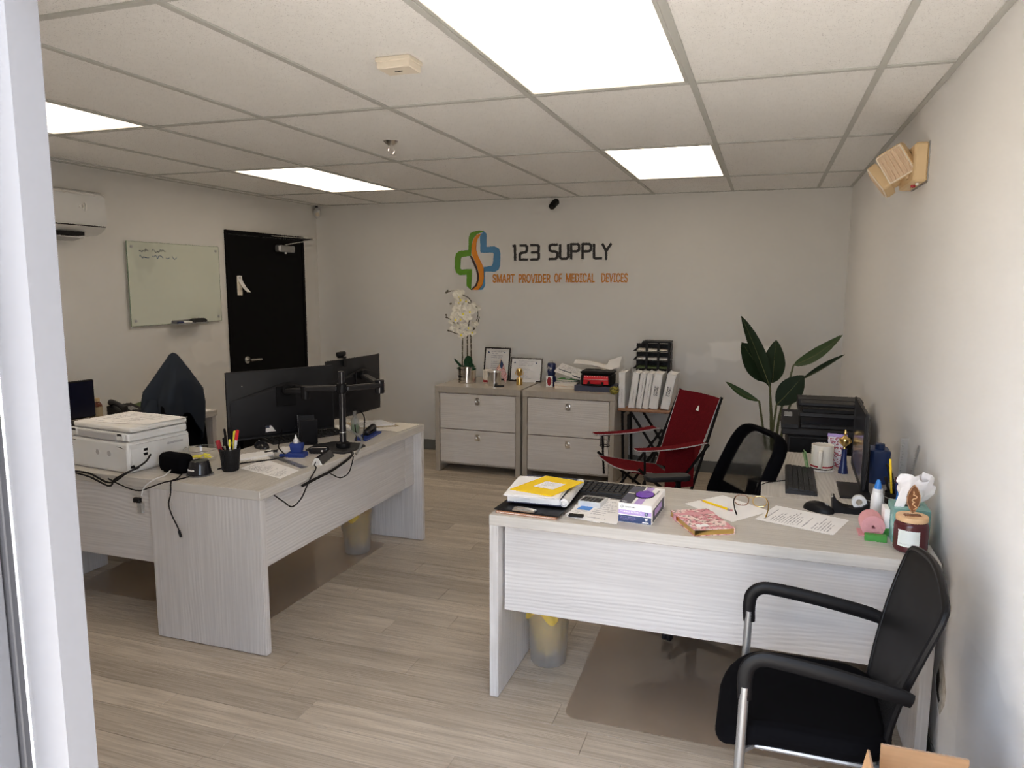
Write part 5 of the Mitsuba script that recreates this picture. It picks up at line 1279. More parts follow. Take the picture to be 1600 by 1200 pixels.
solo('prop_block', 'white folded leaflets under the sloping brochure', 'leaflet', join(at(bx(-.02, .02, -.01, .01, 0, .05, 0), (-.60, 2.985, zz), rz=10), at(bx(-.015, .015, -.008, .008, 0, .034, 0), (-.545, 2.98, zz), rz=-8)), 'paper_cream', False)

t = thing('tool_case', 'red and black tool case on a dark grey tray on the right file cabinet', 'tool case', (-.335, 2.955, DT + .046), 0)
part(t, 'shell', bx(-.125, .125, -.10, .10, 0, .095, .012), 'black_plastic', False)
part(t, 'front_panel', hull([(x, y, z) for x, y, z in ((-.105, -.104, .012), (.105, -.104, .012), (-.095, -.108, .05), (.095, -.108, .05), (-.10, -.1005, .082), (.10, -.1005, .082), (-.105, -.100, .012), (.105, -.100, .012))]), 'red_plastic', False)
part(t, 'band', bx(-.10, .10, -.1105, -.1085, .05, .056, .0005), 'pink_towel', False)
part(t, 'studs', join(*[at(ball(.0042, sub=1), (-.09 + k * .02, -.1025, .075)) for k in range(10)]), 'paper_white', kind='stuff')
part(t, 'lid', bx(-.13, .13, -.105, .105, .0955, .118, .008), 'black_plastic', False)
part(t, 'handle', tube([(-.055, -.108, .03), (-.05, -.128, .012), (.05, -.128, .012), (.055, -.108, .03)], .009, 8, 5), 'black_plastic')
solo('document_tray', 'dark grey flat document box under the red tool case', 'box', bx(-.185, .145, -.125, .12, 0, .045, .004), 'slate_card', False, loc=(-.325, 2.965, DT))
solo('cloth_bundle', 'mustard patterned cloth bundle at the right end of the file cabinet top', 'cloth', at(ball(1, (.038, .05, .032), 3), (0, 0, .0315)), 'mustard_pattern', True, loc=(-.186 + .02, 2.83 - .06, DT))
t = thing('paper_stack', 'loose white papers and envelopes piled on the tool case', 'papers')
for k, (x, y, z, rx, ry, rz, mt, w) in enumerate(((-.44, 3.04, .885, 6, 12, 10, 'paper_white', .13), (-.39, 3.05, .878, 4, 5, -12, 'paper_cream', .12), (-.31, 3.04, .872, 3, 6, 6, 'paper_white', .12), (-.27, 3.03, .880, 12, -18, 14, 'paper_white', .08), (-.24, 3.05, .90, 30, -14, -6, 'paper_white', .06))):
    uu, vv = np.meshgrid(np.linspace(-w, w, 9), np.linspace(-.08, .08, 5))
    P = np.stack([uu, vv, .010 * np.cos(uu * 16 + k)], -1).reshape(-1, 3)
    M = rotm(rx, ry, rz); M[:3, 3] = (x, y + .05, z + .052)
    P = (P @ M[:3, :3].T + M[:3, 3]).reshape(5, 9, 3)
    part(t, 'sheet', sheet(P, .002), mt, 60)
solo('grey_folder', 'grey file standing at the right end of the cabinet top behind the cloth bundle', 'folder', bx(-.004, .004, -.09, .09, 0, .15, .001), 'grey_piping', False, loc=(-.172, 3.21, DT), rz=0)

# ================================================================ on the left desk
# white printer, its back towards the camera (local -y is the back)
t = thing('printer', 'white desktop printer with papers on its lid at the front of the left desk', 'printer', (-1.957, -.228, DT + .001), -7)
part(t, 'body', rb(.42, .345, .142, .014, 4), 'white_plastic', 40)
part(t, 'scanner', at(rb(.40, .325, .040, .010, 4), (0, .006, .1425)), 'white_plastic', 40)
part(t, 'lid', at(rb(.405, .315, .026, .010, 4), (0, .012, .183)), 'white_gloss', 40)
part(t, 'lid_gap', bx(-.2005, .2005, -.150, .168, .1815, .1835, 0), 'grey_metal', False)
part(t, 'hinge_panel', bx(-.135, .135, -.168, -.158, .146, .178, .003), 'grey_piping', False)
for x in (-.165, .160):
    h_ = part(t, 'hinge', bx(x - .024, x + .024, -.170, -.158, .150, .186, .004), 'white_plastic', False)
    part(h_, 'hinge_slot', bx(x - .015, x + .015, -.1715, -.169, .172, .182, .002), 'dark_plastic', False)
for x in (.005, .085):
    part(t, 'screw_hole', at(cyl(.013, .003, 18), (x, -.1715, .085), rx=90), 'grey_piping')
part(t, 'seam', join(tube([(.14, -.1735, .122), (.165, -.174, .120), (.19, -.170, .114), (.2085, -.14, .112)], .0012, 5, 4), tube([(-.20, -.1735, .128), (-.15, -.1735, .128)], .0012, 5)), 'dark_plastic')
part(t, 'port_recess', bx(.2085, .2112, -.155, -.07, .035, .11, .001), 'white_plastic', False)
for z, y in ((.098, -.078), (.077, -.080), (.030, -.150)):
    part(t, 'port', bx(.2105, .2130, y - .010, y + .010, z - .006, z + .006, .001), 'black_plastic', False)
part(t, 'grip', join(bx(.2088, .2108, .04, .13, .098, .108, .001)), 'grey_piping', False)
part(t, 'side_seam', tube([(.2095, -.13, .128), (.2105, .15, .128)], .0011, 5), 'grey_metal')
m0 = ORIGIN[t]
def on_lid(pts):
    return [tuple((m0 @ np.array([x, y, 0, 1]))[:2]) for x, y in pts]
paper('paper_sheet', 'cream printed sheet lying left on the lid of the white printer', on_lid([(-.17, .14), (.03, .16), (.05, -.10), (-.15, -.12)]), DT + .2105, 'print_sparse', group='sheets on the printer lid')
paper('paper_sheet', 'cream printed sheet lying right on the printer lid, overhanging its right edge', on_lid([(-.02, .155), (.215, .16), (.20, -.06), (-.06, -.12)]), DT + .2118, 'print_sparse', group='sheets on the printer lid')

t = thing('smart_speaker', 'black rounded smart speaker beside the white printer, a white lead at its back', 'speaker', (-1.605, -.31, DT + .001), -6)
part(t, 'body', rb(.165, .075, .088, .026, 5), 'black_fabric', 50)
part(t, 'foot', bx(-.05, .05, -.03, .03, -.0005, .004, .001), 'black_plastic', False)
t = thing('round_gadget', 'round black desktop gadget with a white label beside the speaker', 'gadget', (-1.468, -.315, DT), -12)
part(t, 'base', lathe([(.058, 0), (.060, .001), (.060, .004), (.056, .005)], 30), 'clear_plastic')
part(t, 'body', lathe([(.050, .005), (.053, .008), (.047, .045), (.042, .062), (.037, .066), (.02, .067)], 30), 'black_gloss')
aa, zz = np.meshgrid(np.radians(np.linspace(-112, -62, 8)), np.linspace(.026, .034, 3))
part(t, 'label', sheet(np.stack([(.0512) * np.cos(aa), .0512 * np.sin(aa), zz], -1), .0006), 'paper_white', True)
t = thing('glass_bowl', 'clear glass dish holding yellow packets behind the black speaker', 'bowl', (-1.648, -.095, DT + .0005))
part(t, 'bowl', lathe([(.001, .0), (.06, .0), (.072, .012), (.080, .055), (.082, .060)], 36, False), 'clear_glass', 50)
part(t, 'bowl_rim', at(lathe([(.079, -.0015), (.083, -.0015), (.083, .0015), (.079, .0015), (.079, -.0015)], 36, False), (0, 0, .061)), 'clear_plastic')
rr = random.Random(5)
for k, lab in enumerate(('yellow packet nearest the round gadget', 'yellow packet at the right rim', 'cream packet at the back', 'yellow packet at the left back', 'pale packet nearest the printer', 'yellow packet at the front left', 'cream packet at the front')):
    a = (-.9, -.1, .8, 1.7, 2.6, 3.6, 4.5)[k]
    solo('sugar_packet', lab + ' of the clear glass dish', 'packet', at(rb(.034, .022, .008, .003, 2), (0, 0, 0), rx=rr.uniform(-14, 14), ry=rr.uniform(-14, 14)), 'paper_cream' if lab[0] == 'c' else 'yellow_bright', 40, loc=(-1.648 + .036 * math.cos(a), -.095 + .036 * math.sin(a), DT + .011 + .006 * (k % 2)), rz=rr.uniform(0, 180), group='packets in the glass dish')
solo('yellow_ball', 'small bright yellow lump beside the glass dish', 'packet', rb(.036, .026, .022, .010, 4), 'yellow_bright', 40, loc=(-1.53, -.075, DT + .0005), rz=20)

PCX, PCY = -1.388, -.205
t = thing('pen_cup', 'black mesh pen cup full of pens on the corner of the left desk', 'pen cup', (PCX, PCY, DT + .0005))
part(t, 'cup', lathe([(.034, 0), (.0365, .002), (.046, .104), (.044, .104), (.0345, .006), (.001, .005)], 28), 'black_plastic')
part(t, 'rim', lathe([(.044, .101), (.0475, .101), (.0475, .106), (.044, .106), (.044, .101)], 28, False), 'black_gloss')
part(t, 'mesh_wires', join(*[tube([(.0372 * math.cos(a), .0372 * math.sin(a), .004), (.0468 * math.cos(a), .0468 * math.sin(a), .102)], .0006, 4) for a in np.linspace(0, 6.283, 37)[:-1]], *[tube([((.0372 + .0096 * q) * math.cos(a), (.0372 + .0096 * q) * math.sin(a), .004 + .098 * q) for a in np.linspace(0, 6.283, 25)], .0006, 4) for q in np.linspace(.1, .9, 8)]), 'dark_plastic', False, kind='stuff')
b0 = np.array((PCX, PCY, DT + .008))
for dx, dy, tx, ty, h, m_, c_, lab, r in (
        (-.014, -.012, -.052, -.018, .135, 'red_dark', 'red_dark', 'thick dark red marker leaning left in the mesh pen cup', .0095),
        (.006, .010, .012, .03, .175, 'yellow_bright', 'yellow_bright', 'yellow highlighter in the mesh pen cup', .0085),
        (.012, -.004, .044, .006, .185, 'white_plastic', 'red_plastic', 'white pen with a red cap in the mesh pen cup', .007),
        (-.002, -.016, -.012, -.024, .150, 'silver_metal', 'black_plastic', 'silver pen at the front of the mesh pen cup', .005),
        (-.012, .008, -.050, .03, .18, 'black_plastic', 'black_plastic', 'black pen leaning left at the back of the mesh pen cup', .005),
        (-.004, .016, -.030, .04, .185, 'dark_plastic', 'black_plastic', 'dark grey pen at the back of the mesh pen cup', .005),
        (.010, -.014, .020, -.022, .145, 'paper_cream', 'yellow_bright', 'cream pencil with a yellow end in the mesh pen cup', .004)):
    pen(lab, b0 + (dx, dy, 0), b0 + (tx, ty, h), m_, r=r, capm=c_)

paper('form_sheet', 'printed white form on the near corner of the left desk beside the pen cup', [(-1.37, -.16), (-1.37, .026), (-1.085, -.105), (-1.078, -.255)], DT, 'print_text')
paper('note_pad', 'white pad sheets behind the mesh pen cup, under the dark mouse edge', [(-1.60, .03), (-1.47, .155), (-1.36, .05), (-1.50, -.06)], DT, 'print_sparse')
solo('mouse_pad', 'thin white tablet-like pad beside the mouse on the left desk', 'pad', quad([(-1.555, .02), (-1.46, .20), (-1.39, .12), (-1.47, -.035)], DT + .001, .006)[0], 'paper_white', False)
mouse('black mouse with a pale wheel on the left desk in front of the large monitor', (-1.56, .245, DT), 150, 'black_gloss')
keyboard('keyboard', 'black keyboard on the left desk under the large monitor', (-1.50, .545, DT + .0005), 62, L=.44, W=.145, tilt=0)
solo('usb_stick', 'small dark pen-like stick lying left of the white note block', 'usb stick', at(pad(.075, .018, .010, .006, .002), (0, 0, 0)), 'dark_plastic', 30, loc=(-1.437, .165, DT), rz=60)
solo('note_block', 'block of white sticky notes beside the blue stamp', 'notes', bx(-.055, .055, -.045, .045, 0, .012, .0005), 'paper_white', False, loc=(-1.375, .235, DT), rz=25)
t = thing('stamp', 'bright blue stamp holder with a small white bottle on the left desk', 'stamp', (-1.262, .135, DT), 12)
part(t, 'base', hull([(a * s, b * s, z) for z, s in ((0, 1), (.018, 1), (.022, .92)) for a in (-.045, .045) for b in (-.03, .03)]), 'blue_plastic', False)
part(t, 'lug', at(pad(.05, .026, .012, .008, .002), (-.062, -.012, 0)), 'blue_plastic', 30)
part(t, 'body', hull([(a * s, b * s, z) for z, s in ((.022, .62), (.05, .8), (.068, .8)) for a in (-.038, .038) for b in (-.024, .024)]), 'blue_plastic', False)
part(t, 'bottle', at(lathe([(.012, 0), (.013, .003), (.013, .018), (.006, .026), (.004, .036), (.003, .042)], 18), (-.004, 0, .0685)), 'white_gloss', label='small white bottle')
t = thing('usb_hub', 'long black card reader with a white triangular end at the edge of the left desk', 'hub', (-1.092, .110, DT + .0005), 105)
hp = [(-.026, 0), (.026, 0), (.010, .032), (-.006, .032)]
m = ext(hp, .19); m.apply_transform(np.array([[0, 0, 1, -.095], [1, 0, 0, 0], [0, 1, 0, 0], [0, 0, 0, 1.0]])); m.fix_normals()
part(t, 'body', m, 'black_gloss', False)
m = ext(Polygon(hp).buffer(.0004), .004); m.apply_transform(np.array([[0, 0, 1, -.0995], [1, 0, 0, 0], [0, 1, 0, 0], [0, 0, 0, 1.0]])); m.fix_normals()
part(t, 'end_plate', m, 'white_gloss', False, label='white triangular end')
t = thing('glasses_case', 'small black device behind the blue stamp with white specks', 'device', (-1.20, .235, DT), 20)
part(t, 'body', rb(.10, .05, .034, .012, 3), 'black_gloss', 40); part(t, 'light', bx(.015, .027, -.0262, -.0245, .012, .02, 0), 'paper_white', False)
t = thing('ruler', 'clear plastic ruler lying behind the printed form on the left desk', 'ruler')
m, uv = quad([(-1.40, .085), (-1.375, .108), (-1.085, -.035), (-1.095, -.07)], DT + .0005, .003)
part(t, 'blade', m, 'clear_plastic', False)
part(t, 'tick_marks', join(*[bar(np.array((-1.395, .085, DT + .0038)) * (1 - q) + np.array((-1.098, -.066, DT + .0038)) * q, np.array((-1.389, .093, DT + .0038)) * (1 - q) + np.array((-1.092, -.058, DT + .0038)) * q, .0012, .0005, 0) for q in np.linspace(.03, .97, 30)]), 'dark_plastic', False, kind='stuff')

# two monitors on a two-arm desk stand
t = thing('monitor_stand', 'black two-arm monitor stand with a tall pole on the left desk', 'monitor stand', (-1.128, .350, DT + .0005), 0)
part(t, 'base', hull([(x * s, y * s, z) for z, s in ((0, 1), (.006, 1), (.012, .93)) for x, y in ((-.17, -.09), (.06, -.10), (.075, -.06), (.075, .10), (.03, .13), (-.13, .12), (-.19, .02))]), 'dark_plastic', False)
part(t, 'pole', at(cyl(.0175, .400, 24), (0, 0, .0125)), 'black_gloss')
part(t, 'pole_foot', at(lathe([(.034, 0), (.036, .004), (.036, .022), (.022, .030)], 24), (0, 0, .0125)), 'black_plastic')
part(t, 'collar', at(cyl(.026, .05, 22), (0, 0, .30)), 'black_plastic')
part(t, 'tie', at(cyl(.0185, .006, 22), (0, 0, .09)), 'grey_metal')
M1c, M1n = np.array((-1.575, .455, .955)), np.array((.866, -.50, 0))          # centre of the large monitor, its back normal
M2c, M2n = np.array((-1.425, .965, .985)), np.array((.995, -.09, 0))
o = np.array((-1.128, .350, DT))
e1 = np.array((-1.34, .335, 1.045)); v1 = M1c + M1n * .075 + (0, 0, .075)
part(t, 'arm', bar(o + (-.02, 0, .325), e1 + (0, 0, .01), .045, .028, .006).copy().apply_translation(-(o + (0, 0, .0005))), 'dark_plastic', False)
part(t, 'arm', bar(e1, v1 + (0, 0, -.005), .048, .028, .006).copy().apply_translation(-(o + (0, 0, .0005))), 'dark_plastic', False)
part(t, 'elbow', at(cyl(.024, .07, 20), e1 - (o + (0, 0, .0005)) + (0, 0, -.045)), 'black_plastic')
e2 = np.array((-1.045, .60, 1.055)); v2 = M2c + M2n * .075 + (0, 0, .065)
part(t, 'arm', bar(o + (.02, 0, .325), e2, .045, .028, .006).copy().apply_translation(-(o + (0, 0, .0005))), 'dark_plastic', False)
part(t, 'arm', bar(e2 + (0, 0, .0), v2, .045, .028, .006).copy().apply_translation(-(o + (0, 0, .0005))), 'dark_plastic', False)
part(t, 'elbow', at(cyl(.026, .075, 20), e2 - (o + (0, 0, .0005)) + (0, 0, -.045)), 'black_gloss')
for c, n in ((M1c, M1n), (M2c, M2n)):
    rz = math.degrees(math.atan2(n[1], n[0]))
    part(t, 'mount_plate', at(join(bx(.050, .058, -.055, .055, -.055, .055, .004), at(cyl(.03, .03, 20), (.058, 0, .035), ry=90)), c - (o + (0, 0, .0005)) + (0, 0, .04), rz=rz), 'black_plastic', False)

def big_monitor(label, c, n, w, h, curve, ridge):
    rz = math.degrees(math.atan2(n[1], n[0]))
    t = thing('monitor', label, 'monitor', c, rz, group='monitors on the two-arm stand')
    # local: +x is the back, y across (towards +y = right end seen from behind), z up
    us, vs = np.meshgrid(np.linspace(-1, 1, 17), np.linspace(-1, 1, 9))
    X = curve * (1 - us ** 2)
    part(t, 'shell', sheet(np.stack([X, us * w / 2, vs * h / 2], -1), .022), 'monitor_back', 50)
    part(t, 'screen', sheet(np.stack([X - .0125, us * (w / 2 - .006), vs * (h / 2 - .008)], -1), .002), 'black_gloss', 50)
    # raised lower back with a peaked upper edge
    pts = []
    top = lambda q: ridge[0] + (ridge[1] - ridge[0]) * (1 - abs(q - ridge[2]) / (1 + (ridge[2] if q < ridge[2] else -ridge[2])))
    R_ = []
    for q in np.linspace(-.96, .96, 17):
        zt = top(q) * h / 2
        R_.append([(curve * (1 - q * q) + .0105 + .026 * (1 - abs(q)) ** .5 * s_, q * w / 2, -h / 2 + .012 + (zt + h / 2 - .012) * f) for f, s_ in ((0, .35), (.08, .8), (.5, 1), (.93, .9), (1, .15))])
    part(t, 'back_bulge', sheet(np.array(R_).transpose(1, 0, 2), .006), 'black_matte', 30)
    part(t, 'top_edge', tube([(curve * (1 - q * q) + .008, q * w / 2, h / 2) for q in np.linspace(-1, 1, 13)], .0045, 6), 'dark_plastic')
    return t
t = big_monitor('large black monitor seen from behind on the left desk, with white rating label', M1c, M1n, .612, .366, .012, (.15, .62, .05))
part(t, 'logo', at(join(bx(0, .001, -.018, .018, -.010, -.006, 0), at(bx(0, .001, -.002, .002, -.012, .014, 0), (0, -.004, 0), rx=-12), at(bx(0, .001, -.009, .009, -.0015, .0015, 0), (0, .004, .006), rx=10)), (.0155, -.21, .118)), 'white_gloss', False, label='small pale logo mark')
part(t, 'port_bay', bx(.040, .0425, -.13, .18, -.165, -.108, .001), 'black_gloss', False)
part(t, 'rating_label', bx(.0428, .0436, -.118, -.055, -.150, -.116, 0), 'paper_white', False, label='white rating label with small print')
part(t, 'label_block', bx(.0437, .0440, -.118, -.096, -.128, -.116, 0), 'ink', False)
for k in range(4):
    part(t, 'port', bx(.0426, .0445, -.03 + k * .035, -.012 + k * .035, -.150, -.135, .001), 'dark_plastic', False)
part(t, 'video_plug', bx(.0426, .075, .105, .128, -.140, -.108, .003), 'blue_plastic', False, label='blue video plug')
for k in range(5):
    part(t, 'button', at(cyl(.0045 if k < 4 else .007, .003, 14), (.021, -.262, -.055 - k * .022), ry=90), 'black_gloss')
t = big_monitor('second curved black monitor behind the stand pole, turned away to the right', M2c, M2n, .52, .345, .012, (.20, .66, .25))
part(t, 'logo', bx(.0145, .0155, -.05, -.042, .105, .125, 0), 'grey_piping', False)
part(t, 'rating_label', bx(.040, .0408, -.20, -.17, -.115, -.085, 0), 'paper_white', False)
t = thing('webcam', 'small black webcam clipped on top of the second monitor', 'webcam', M2c + (.0, -.13, .1790), 5)
part(t, 'body', at(rb(.030, .085, .028, .009, 4), (-.004, 0, .014)), 'black_plastic', 40)
part(t, 'clip', join(bx(-.02, .022, -.02, .02, .004, .0135, .002), bx(.0165, .024, -.016, .016, -.045, .004, .002)), 'black_plastic', False)
part(t, 'lens', at(cyl(.008, .004, 16), (-.019, 0, .028), ry=-90), 'black_gloss')

t = thing('document_stand', 'pair of black leaning slabs under the monitors beside the stand pole', 'stand', (-1.405, .44, DT + .0005), -50)
part(t, 'slab', at(bx(-.004, .004, -.045, .045, 0, .145, .003), (-.03, 0, .0), ry=-16), 'black_matte', False)
part(t, 'slab', at(bx(-.004, .004, -.045, .045, 0, .145, .003), (.06, 0, .0), ry=14), 'black_matte', False)
part(t, 'foot', bx(-.05, .08, -.04, .04, 0, .006, .002), 'black_plastic', False)
part(t, 'edge_strip', at(bx(-.0055, -.004, -.046, -.043, .0, .147, 0), (-.03, 0, .0), ry=-16), 'grey_piping', False)

# far end of the left desk
z = DT
for k, (c4, mt, lab) in enumerate((
        ([(-1.53, .90), (-1.30, 1.11), (-1.17, .98), (-1.40, .78)], 'print_text', 'left printed sheet of the paper pile at the left desk far end'),
        ([(-1.45, .93), (-1.27, 1.12), (-1.10, 1.02), (-1.22, .80)], 'print_sparse', 'middle printed sheet of the paper pile at the left desk far end'),
        ([(-1.24, .89), (-1.20, 1.11), (-1.05, 1.10), (-1.07, .84)], 'paper_cream', 'blank cream sheet at the far corner of the left desk'))):
    paper('loose_sheet', lab, c4, DT + .001 * (k + 0), mt, group=None)
t = thing('clipboard', 'thin brown clipboard with papers at the far end of the left desk', 'clipboard')
part(t, 'board', quad([(-1.50, .98), (-1.30, 1.12), (-1.14, 1.00), (-1.34, .84)], DT + .0042, .004)[0], 'tan_label', False)
m, uv = quad([(-1.48, .985), (-1.31, 1.10), (-1.17, 1.00), (-1.33, .865)], DT + .0085, .006)
part(t, 'sheets', m, 'print_sparse', uv=uv)
t = thing('folder', 'bright blue folder near the far end of the left desk, under the stapler', 'folder')
part(t, 'cover', quad([(-1.235, .80), (-1.15, .80), (-1.115, .565), (-1.19, .565)], DT + .0005, .010)[0], 'blue_plastic', False)
t = thing('stapler', 'black stapler lying on the blue folder', 'stapler', (-1.185, .725, DT + .011), 100)
part(t, 'base', bx(-.07, .07, -.017, .017, 0, .010, .003), 'black_plastic', False)
part(t, 'arm', at(rb(.145, .030, .022, .008, 3), (0, 0, .014), ry=-6), 'black_gloss', 40)
part(t, 'hinge', bx(.05, .068, -.018, .018, .008, .028, .003), 'dark_plastic', False)
t = thing('spray_bottle', 'clear greenish bottle between the papers and the stand pole', 'bottle', (-1.292, .745, DT + .005))
part(t, 'body', lathe([(.001, 0), (.022, 0), (.024, .004), (.024, .075), (.010, .095), (.009, .10)], 24, False), 'clear_plastic')
part(t, 'liquid', lathe([(.001, .002), (.0215, .003), (.0215, .045), (.001, .046)], 24, False), 'green_pale')
part(t, 'cap', at(cyl(.011, .025), (0, 0, .10)), 'clear_plastic')

# ================================================================ cables at the left desk
YC = -.466
cable('black power cables from the side of the white printer looping over the desk front', [(-1.726, -.335, DT + .078), (-1.70, -.40, DT + .055), (-1.735, -.47, DT + .02), (-1.83, -.475, DT - .03), (-1.95, -.474, DT + .002), (-2.10, -.466, DT + .004)], .0042)
cable('second black cable from the lower printer port looping with the first', [(-1.735, -.398, DT + .030), (-1.75, -.45, DT + .018), (-1.80, -.474, DT - .012), (-1.835, -.477, DT - .045), (-1.95, -.474, DT - .014), (-2.10, -.470, DT + .002)], .0042)
cable('white lead hanging from the black speaker over the desk edge', [(-1.598, -.352, DT + .018), (-1.58, -.41, DT + .008), (-1.585, -.462, DT + .004), (-1.63, -.474, DT - .03), (-1.655, -.474, DT - .075)], .003, 'white_plastic')
cable('thin black lead from the round gadget sagging along the desk front', [(-1.47, -.377, DT + .006), (-1.49, -.44, DT + .004), (-1.53, -.465, DT - .004), (-1.60, -.473, DT - .03), (-1.668, -.474, DT - .052), (-1.75, -.474, DT - .04), (-1.84, -.474, DT - .012)], .003)
t = thing('plug', 'black plug on a clear clip hanging at the front edge of the left desk', 'plug')
part(t, 'body', bx(-1.690, -1.652, -.490, -.470, DT - .105, DT - .083, .004), 'black_plastic', False)
part(t, 'clip', bx(-1.668, -1.640, -.489, -.472, DT - .150, DT - .1055, .002), 'clear_plastic', False)
cable('black lead dangling down the front leg panel of the left desk with a bare plug', [(-1.535, -.352, DT + .006), (-1.50, -.42, DT + .004), (-1.492, -.462, DT + .002), (-1.495, -.466, DT - .05), (-1.51, -.466, DT - .10), (-1.495, -.466, DT - .15), (-1.468, -.466, DT - .20), (-1.462, -.466, DT - .215)], .0028, plug=(-1.452, -.466, DT - .245))
XC = -1.026
cable('black lead from the card reader looping below the desk edge', [(-1.073, .015, DT + .014), (-1.050, -.03, DT + .010), (XC, -.055, DT + .002), (XC + .002, -.12, DT - .045), (XC + .002, -.18, DT - .105), (XC + .002, -.25, DT - .125), (XC + .002, -.31, DT - .085), (XC, -.37, DT - .04)], .003)
cable('thick black cables strung along the edge of the left desk', [(-1.045, .30, DT + .006), (XC + .002, .264, DT - .003), (XC + .004, .18, DT - .022), (XC + .005, .05, DT - .038), (XC + .004, -.08, DT - .044), (XC + .002, -.17, DT - .050)], .0065)
cable('thin dark red and black lead in a loop below the desk edge', [(XC + .011, .262, DT - .008), (XC + .004, .255, DT - .05), (XC + .003, .22, DT - .088), (XC + .003, .15, DT - .093), (XC + .006, .08, DT - .062), (XC + .013, .04, DT - .042)], .0028)
cable('clear tubing bent around the stand pole', [(-1.22, .47, DT + .10), (-1.14, .455, DT + .075), (-1.06, .42, DT + .05), (-1.032, .36, DT + .02), (-1.028, .31, DT - .01)], .006, 'clear_plastic')
cable('black lead hanging from the second monitor to the desk, left one', [(-1.372, .90, .84), (-1.29, .74, .80), (-1.20, .60, DT + .03), (-1.165, .54, DT + .005)], .0035)
cable('black lead hanging from the second monitor to the desk, right one', [(-1.372, .94, .84), (-1.25, .78, .83), (-1.15, .60, DT + .045), (-1.12, .53, DT + .005)], .0035)
cable('black lead curving from the large monitor down to the blue stamp', [(-1.545, .405, .81), (-1.50, .33, .785), (-1.42, .20, DT + .022), (-1.33, .12, DT + .012), (-1.31, .08, DT + .004), (-1.36, -.02, DT + .004), (-1.42, -.09, DT + .004), (-1.45, -.22, DT + .004)], .003)
cable('black cable loop on the floor beside the front leg of the left desk', [(-1.68, -.19, .006), (-1.72, -.26, .006), (-1.72, -.34, .006), (-1.68, -.36, .006), (-1.665, -.33, .03), (-1.675, -.28, .10)], .004)

# ================================================================ on the credenza along the left wall
CZ = DT + .0005
t = thing('monitor', 'dark monitor beside the amber bottle at the left edge of the view', 'monitor', (-3.06, .36, CZ), -8)
part(t, 'base', at(pad(.16, .22, .010, .03, .003), (0, 0, 0)), 'black_plastic', 40)
part(t, 'stand', bx(-.03, -.01, -.03, .03, .010, .14, .004), 'black_plastic', False)
part(t, 'shell', bx(-.008, .02, -.26, .17, .030, .265, .006), 'black_plastic', False)
part(t, 'screen', bx(.0201, .0215, -.252, .162, .040, .257, 0), 'screen_navy', False)
t = thing('pill_bottle', 'amber glass bottle with a tan label beside the dark monitor', 'bottle', (-3.085, .585, CZ))
part(t, 'body', lathe([(.036, 0), (.038, .004), (.038, .085), (.033, .098), (.024, .106), (.022, .118)], 28), 'amber')
part(t, 'label', lathe([(.0383, .014), (.0388, .015), (.0388, .078), (.0383, .079)], 28, False), 'tan_label')
part(t, 'cap', lathe([(.0255, .112), (.026, .114), (.026, .130), (.024, .132)], 24), 'beige_plastic')
t = thing('desk_phone', 'black desk telephone on the rear part of the left desk', 'phone', (-3.06, .80, CZ), 80)
part(t, 'body', hull([(a, b, z) for a in (-.085, .085) for b, z in ((-.08, 0), (-.08, .02), (.08, 0), (.08, .055))]), 'black_plastic', False)
part(t, 'handset', tube([(-.055, -.07, .045), (-.055, -.03, .060), (-.055, .04, .076), (-.055, .08, .075)], [.022, .016, .016, .022], 10, 4), 'black_gloss')
part(t, 'keypad', join(*[at(bx(-.007, .007, -.006, .006, 0, .004, .001), (.0 + i * .02, -.05 + j * .018, .027 + j * .0040), rx=12) for i in range(3) for j in range(4)]), 'grey_metal', False, kind='stuff')
cable('tangled black lead between the desk telephone and the green bag', [(-2.99, .88, CZ + .004), (-2.95, .93, CZ + .02), (-2.98, .99, CZ + .004), (-2.93, 1.02, CZ + .015), (-2.96, 1.06, CZ + .004)], .004)
m = ball(1, (.09, .10, .035), 3); m.vertices += (meshkit.noise(m.vertices * 22, 2)[:, None] - .5) * m.vertex_normals * .035; m.vertices[:, 2] = np.maximum(m.vertices[:, 2], 0)
solo('cloth_bag', 'crumpled olive green cloth bag on the rear part of the left desk by the wall', 'bag', m, 'olive_cloth', True, loc=(-3.12, .98, CZ))
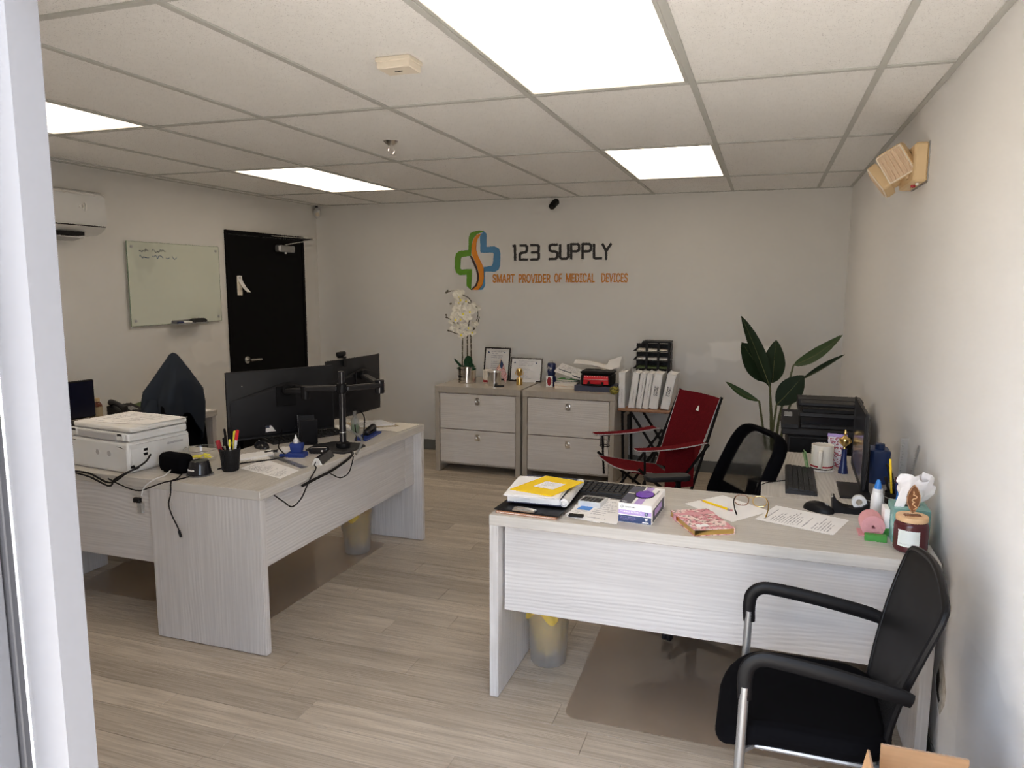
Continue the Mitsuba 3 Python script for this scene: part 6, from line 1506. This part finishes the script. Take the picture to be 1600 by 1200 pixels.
paper('loose_sheet', 'printed sheets at the right end of the rear part of the left desk', [(-2.85, .85), (-2.85, 1.10), (-2.63, 1.10), (-2.63, .85)], CZ, 'print_sparse')
solo('phone_charger', 'black charger block standing on the floor-side end of the rear desk wall', 'charger', bx(XL + .0005, XL + .035, 1.62, 1.68, .60, .68, .004), 'black_plastic', False)

# ================================================================ cardboard box in the lower right corner
t = thing('cardboard_box', 'open brown cardboard box at the bottom right, beside the guest chair', 'box')
bx0, bx1, by0, by1, bh = 1.185, 1.43, -1.50, -1.185, .42
part(t, 'side', bx(bx0, bx1, by1 - .005, by1, .003, bh, .0005), 'cardboard', False)
part(t, 'side', bx(bx0, bx1, by0, by0 + .005, .003, bh, .0005), 'cardboard', False)
part(t, 'side', bx(bx0, bx0 + .005, by0 + .005, by1 - .005, .003, bh, .0005), 'cardboard', False)
part(t, 'side', bx(bx1 - .005, bx1, by0 + .005, by1 - .005, .003, bh, .0005), 'cardboard', False)
part(t, 'bottom', bx(bx0 + .005, bx1 - .005, by0 + .005, by1 - .005, .003, .008, 0), 'cardboard', False)
def flap(p0, p1, up, nm='flap'):
    p0, p1, up = (np.array(q, float) for q in (p0, p1, up))
    g = np.array([[p0 * (1 - s) + p1 * s + up * q for s in np.linspace(0, 1, 6)] for q in np.linspace(0, 1, 5)])
    f = part(t, nm, sheet(g, .005), 'cardboard', False)
    k = 30
    wv = [p0 * (1 - s) + p1 * s + up * 1.004 + np.array([0, 0, .0006 * (-1) ** i]) for i, s in enumerate(np.linspace(.01, .99, k))]
    part(f, 'corrugated_edge', tube(wv, .0022, 4), 'cardboard_edge', False, label='pale corrugated edge')
flap((bx0 + .055, by1 - .0025, bh + .001), (bx1 - .01, by1 - .0025, bh + .001), (0, .012, .130))
flap((bx0 + .002, by0 + .02, bh + .001), (bx0 + .002, by1 - .02, bh + .001), (.024, .0, .128))
flap((bx1 - .0025, by0 + .02, bh + .001), (bx1 - .0025, by1 - .02, bh + .001), (.035, .0, .100))
flap((bx0 + .01, by0 + .0025, bh + .001), (bx1 - .01, by0 + .0025, bh + .001), (0, -.09, .06))
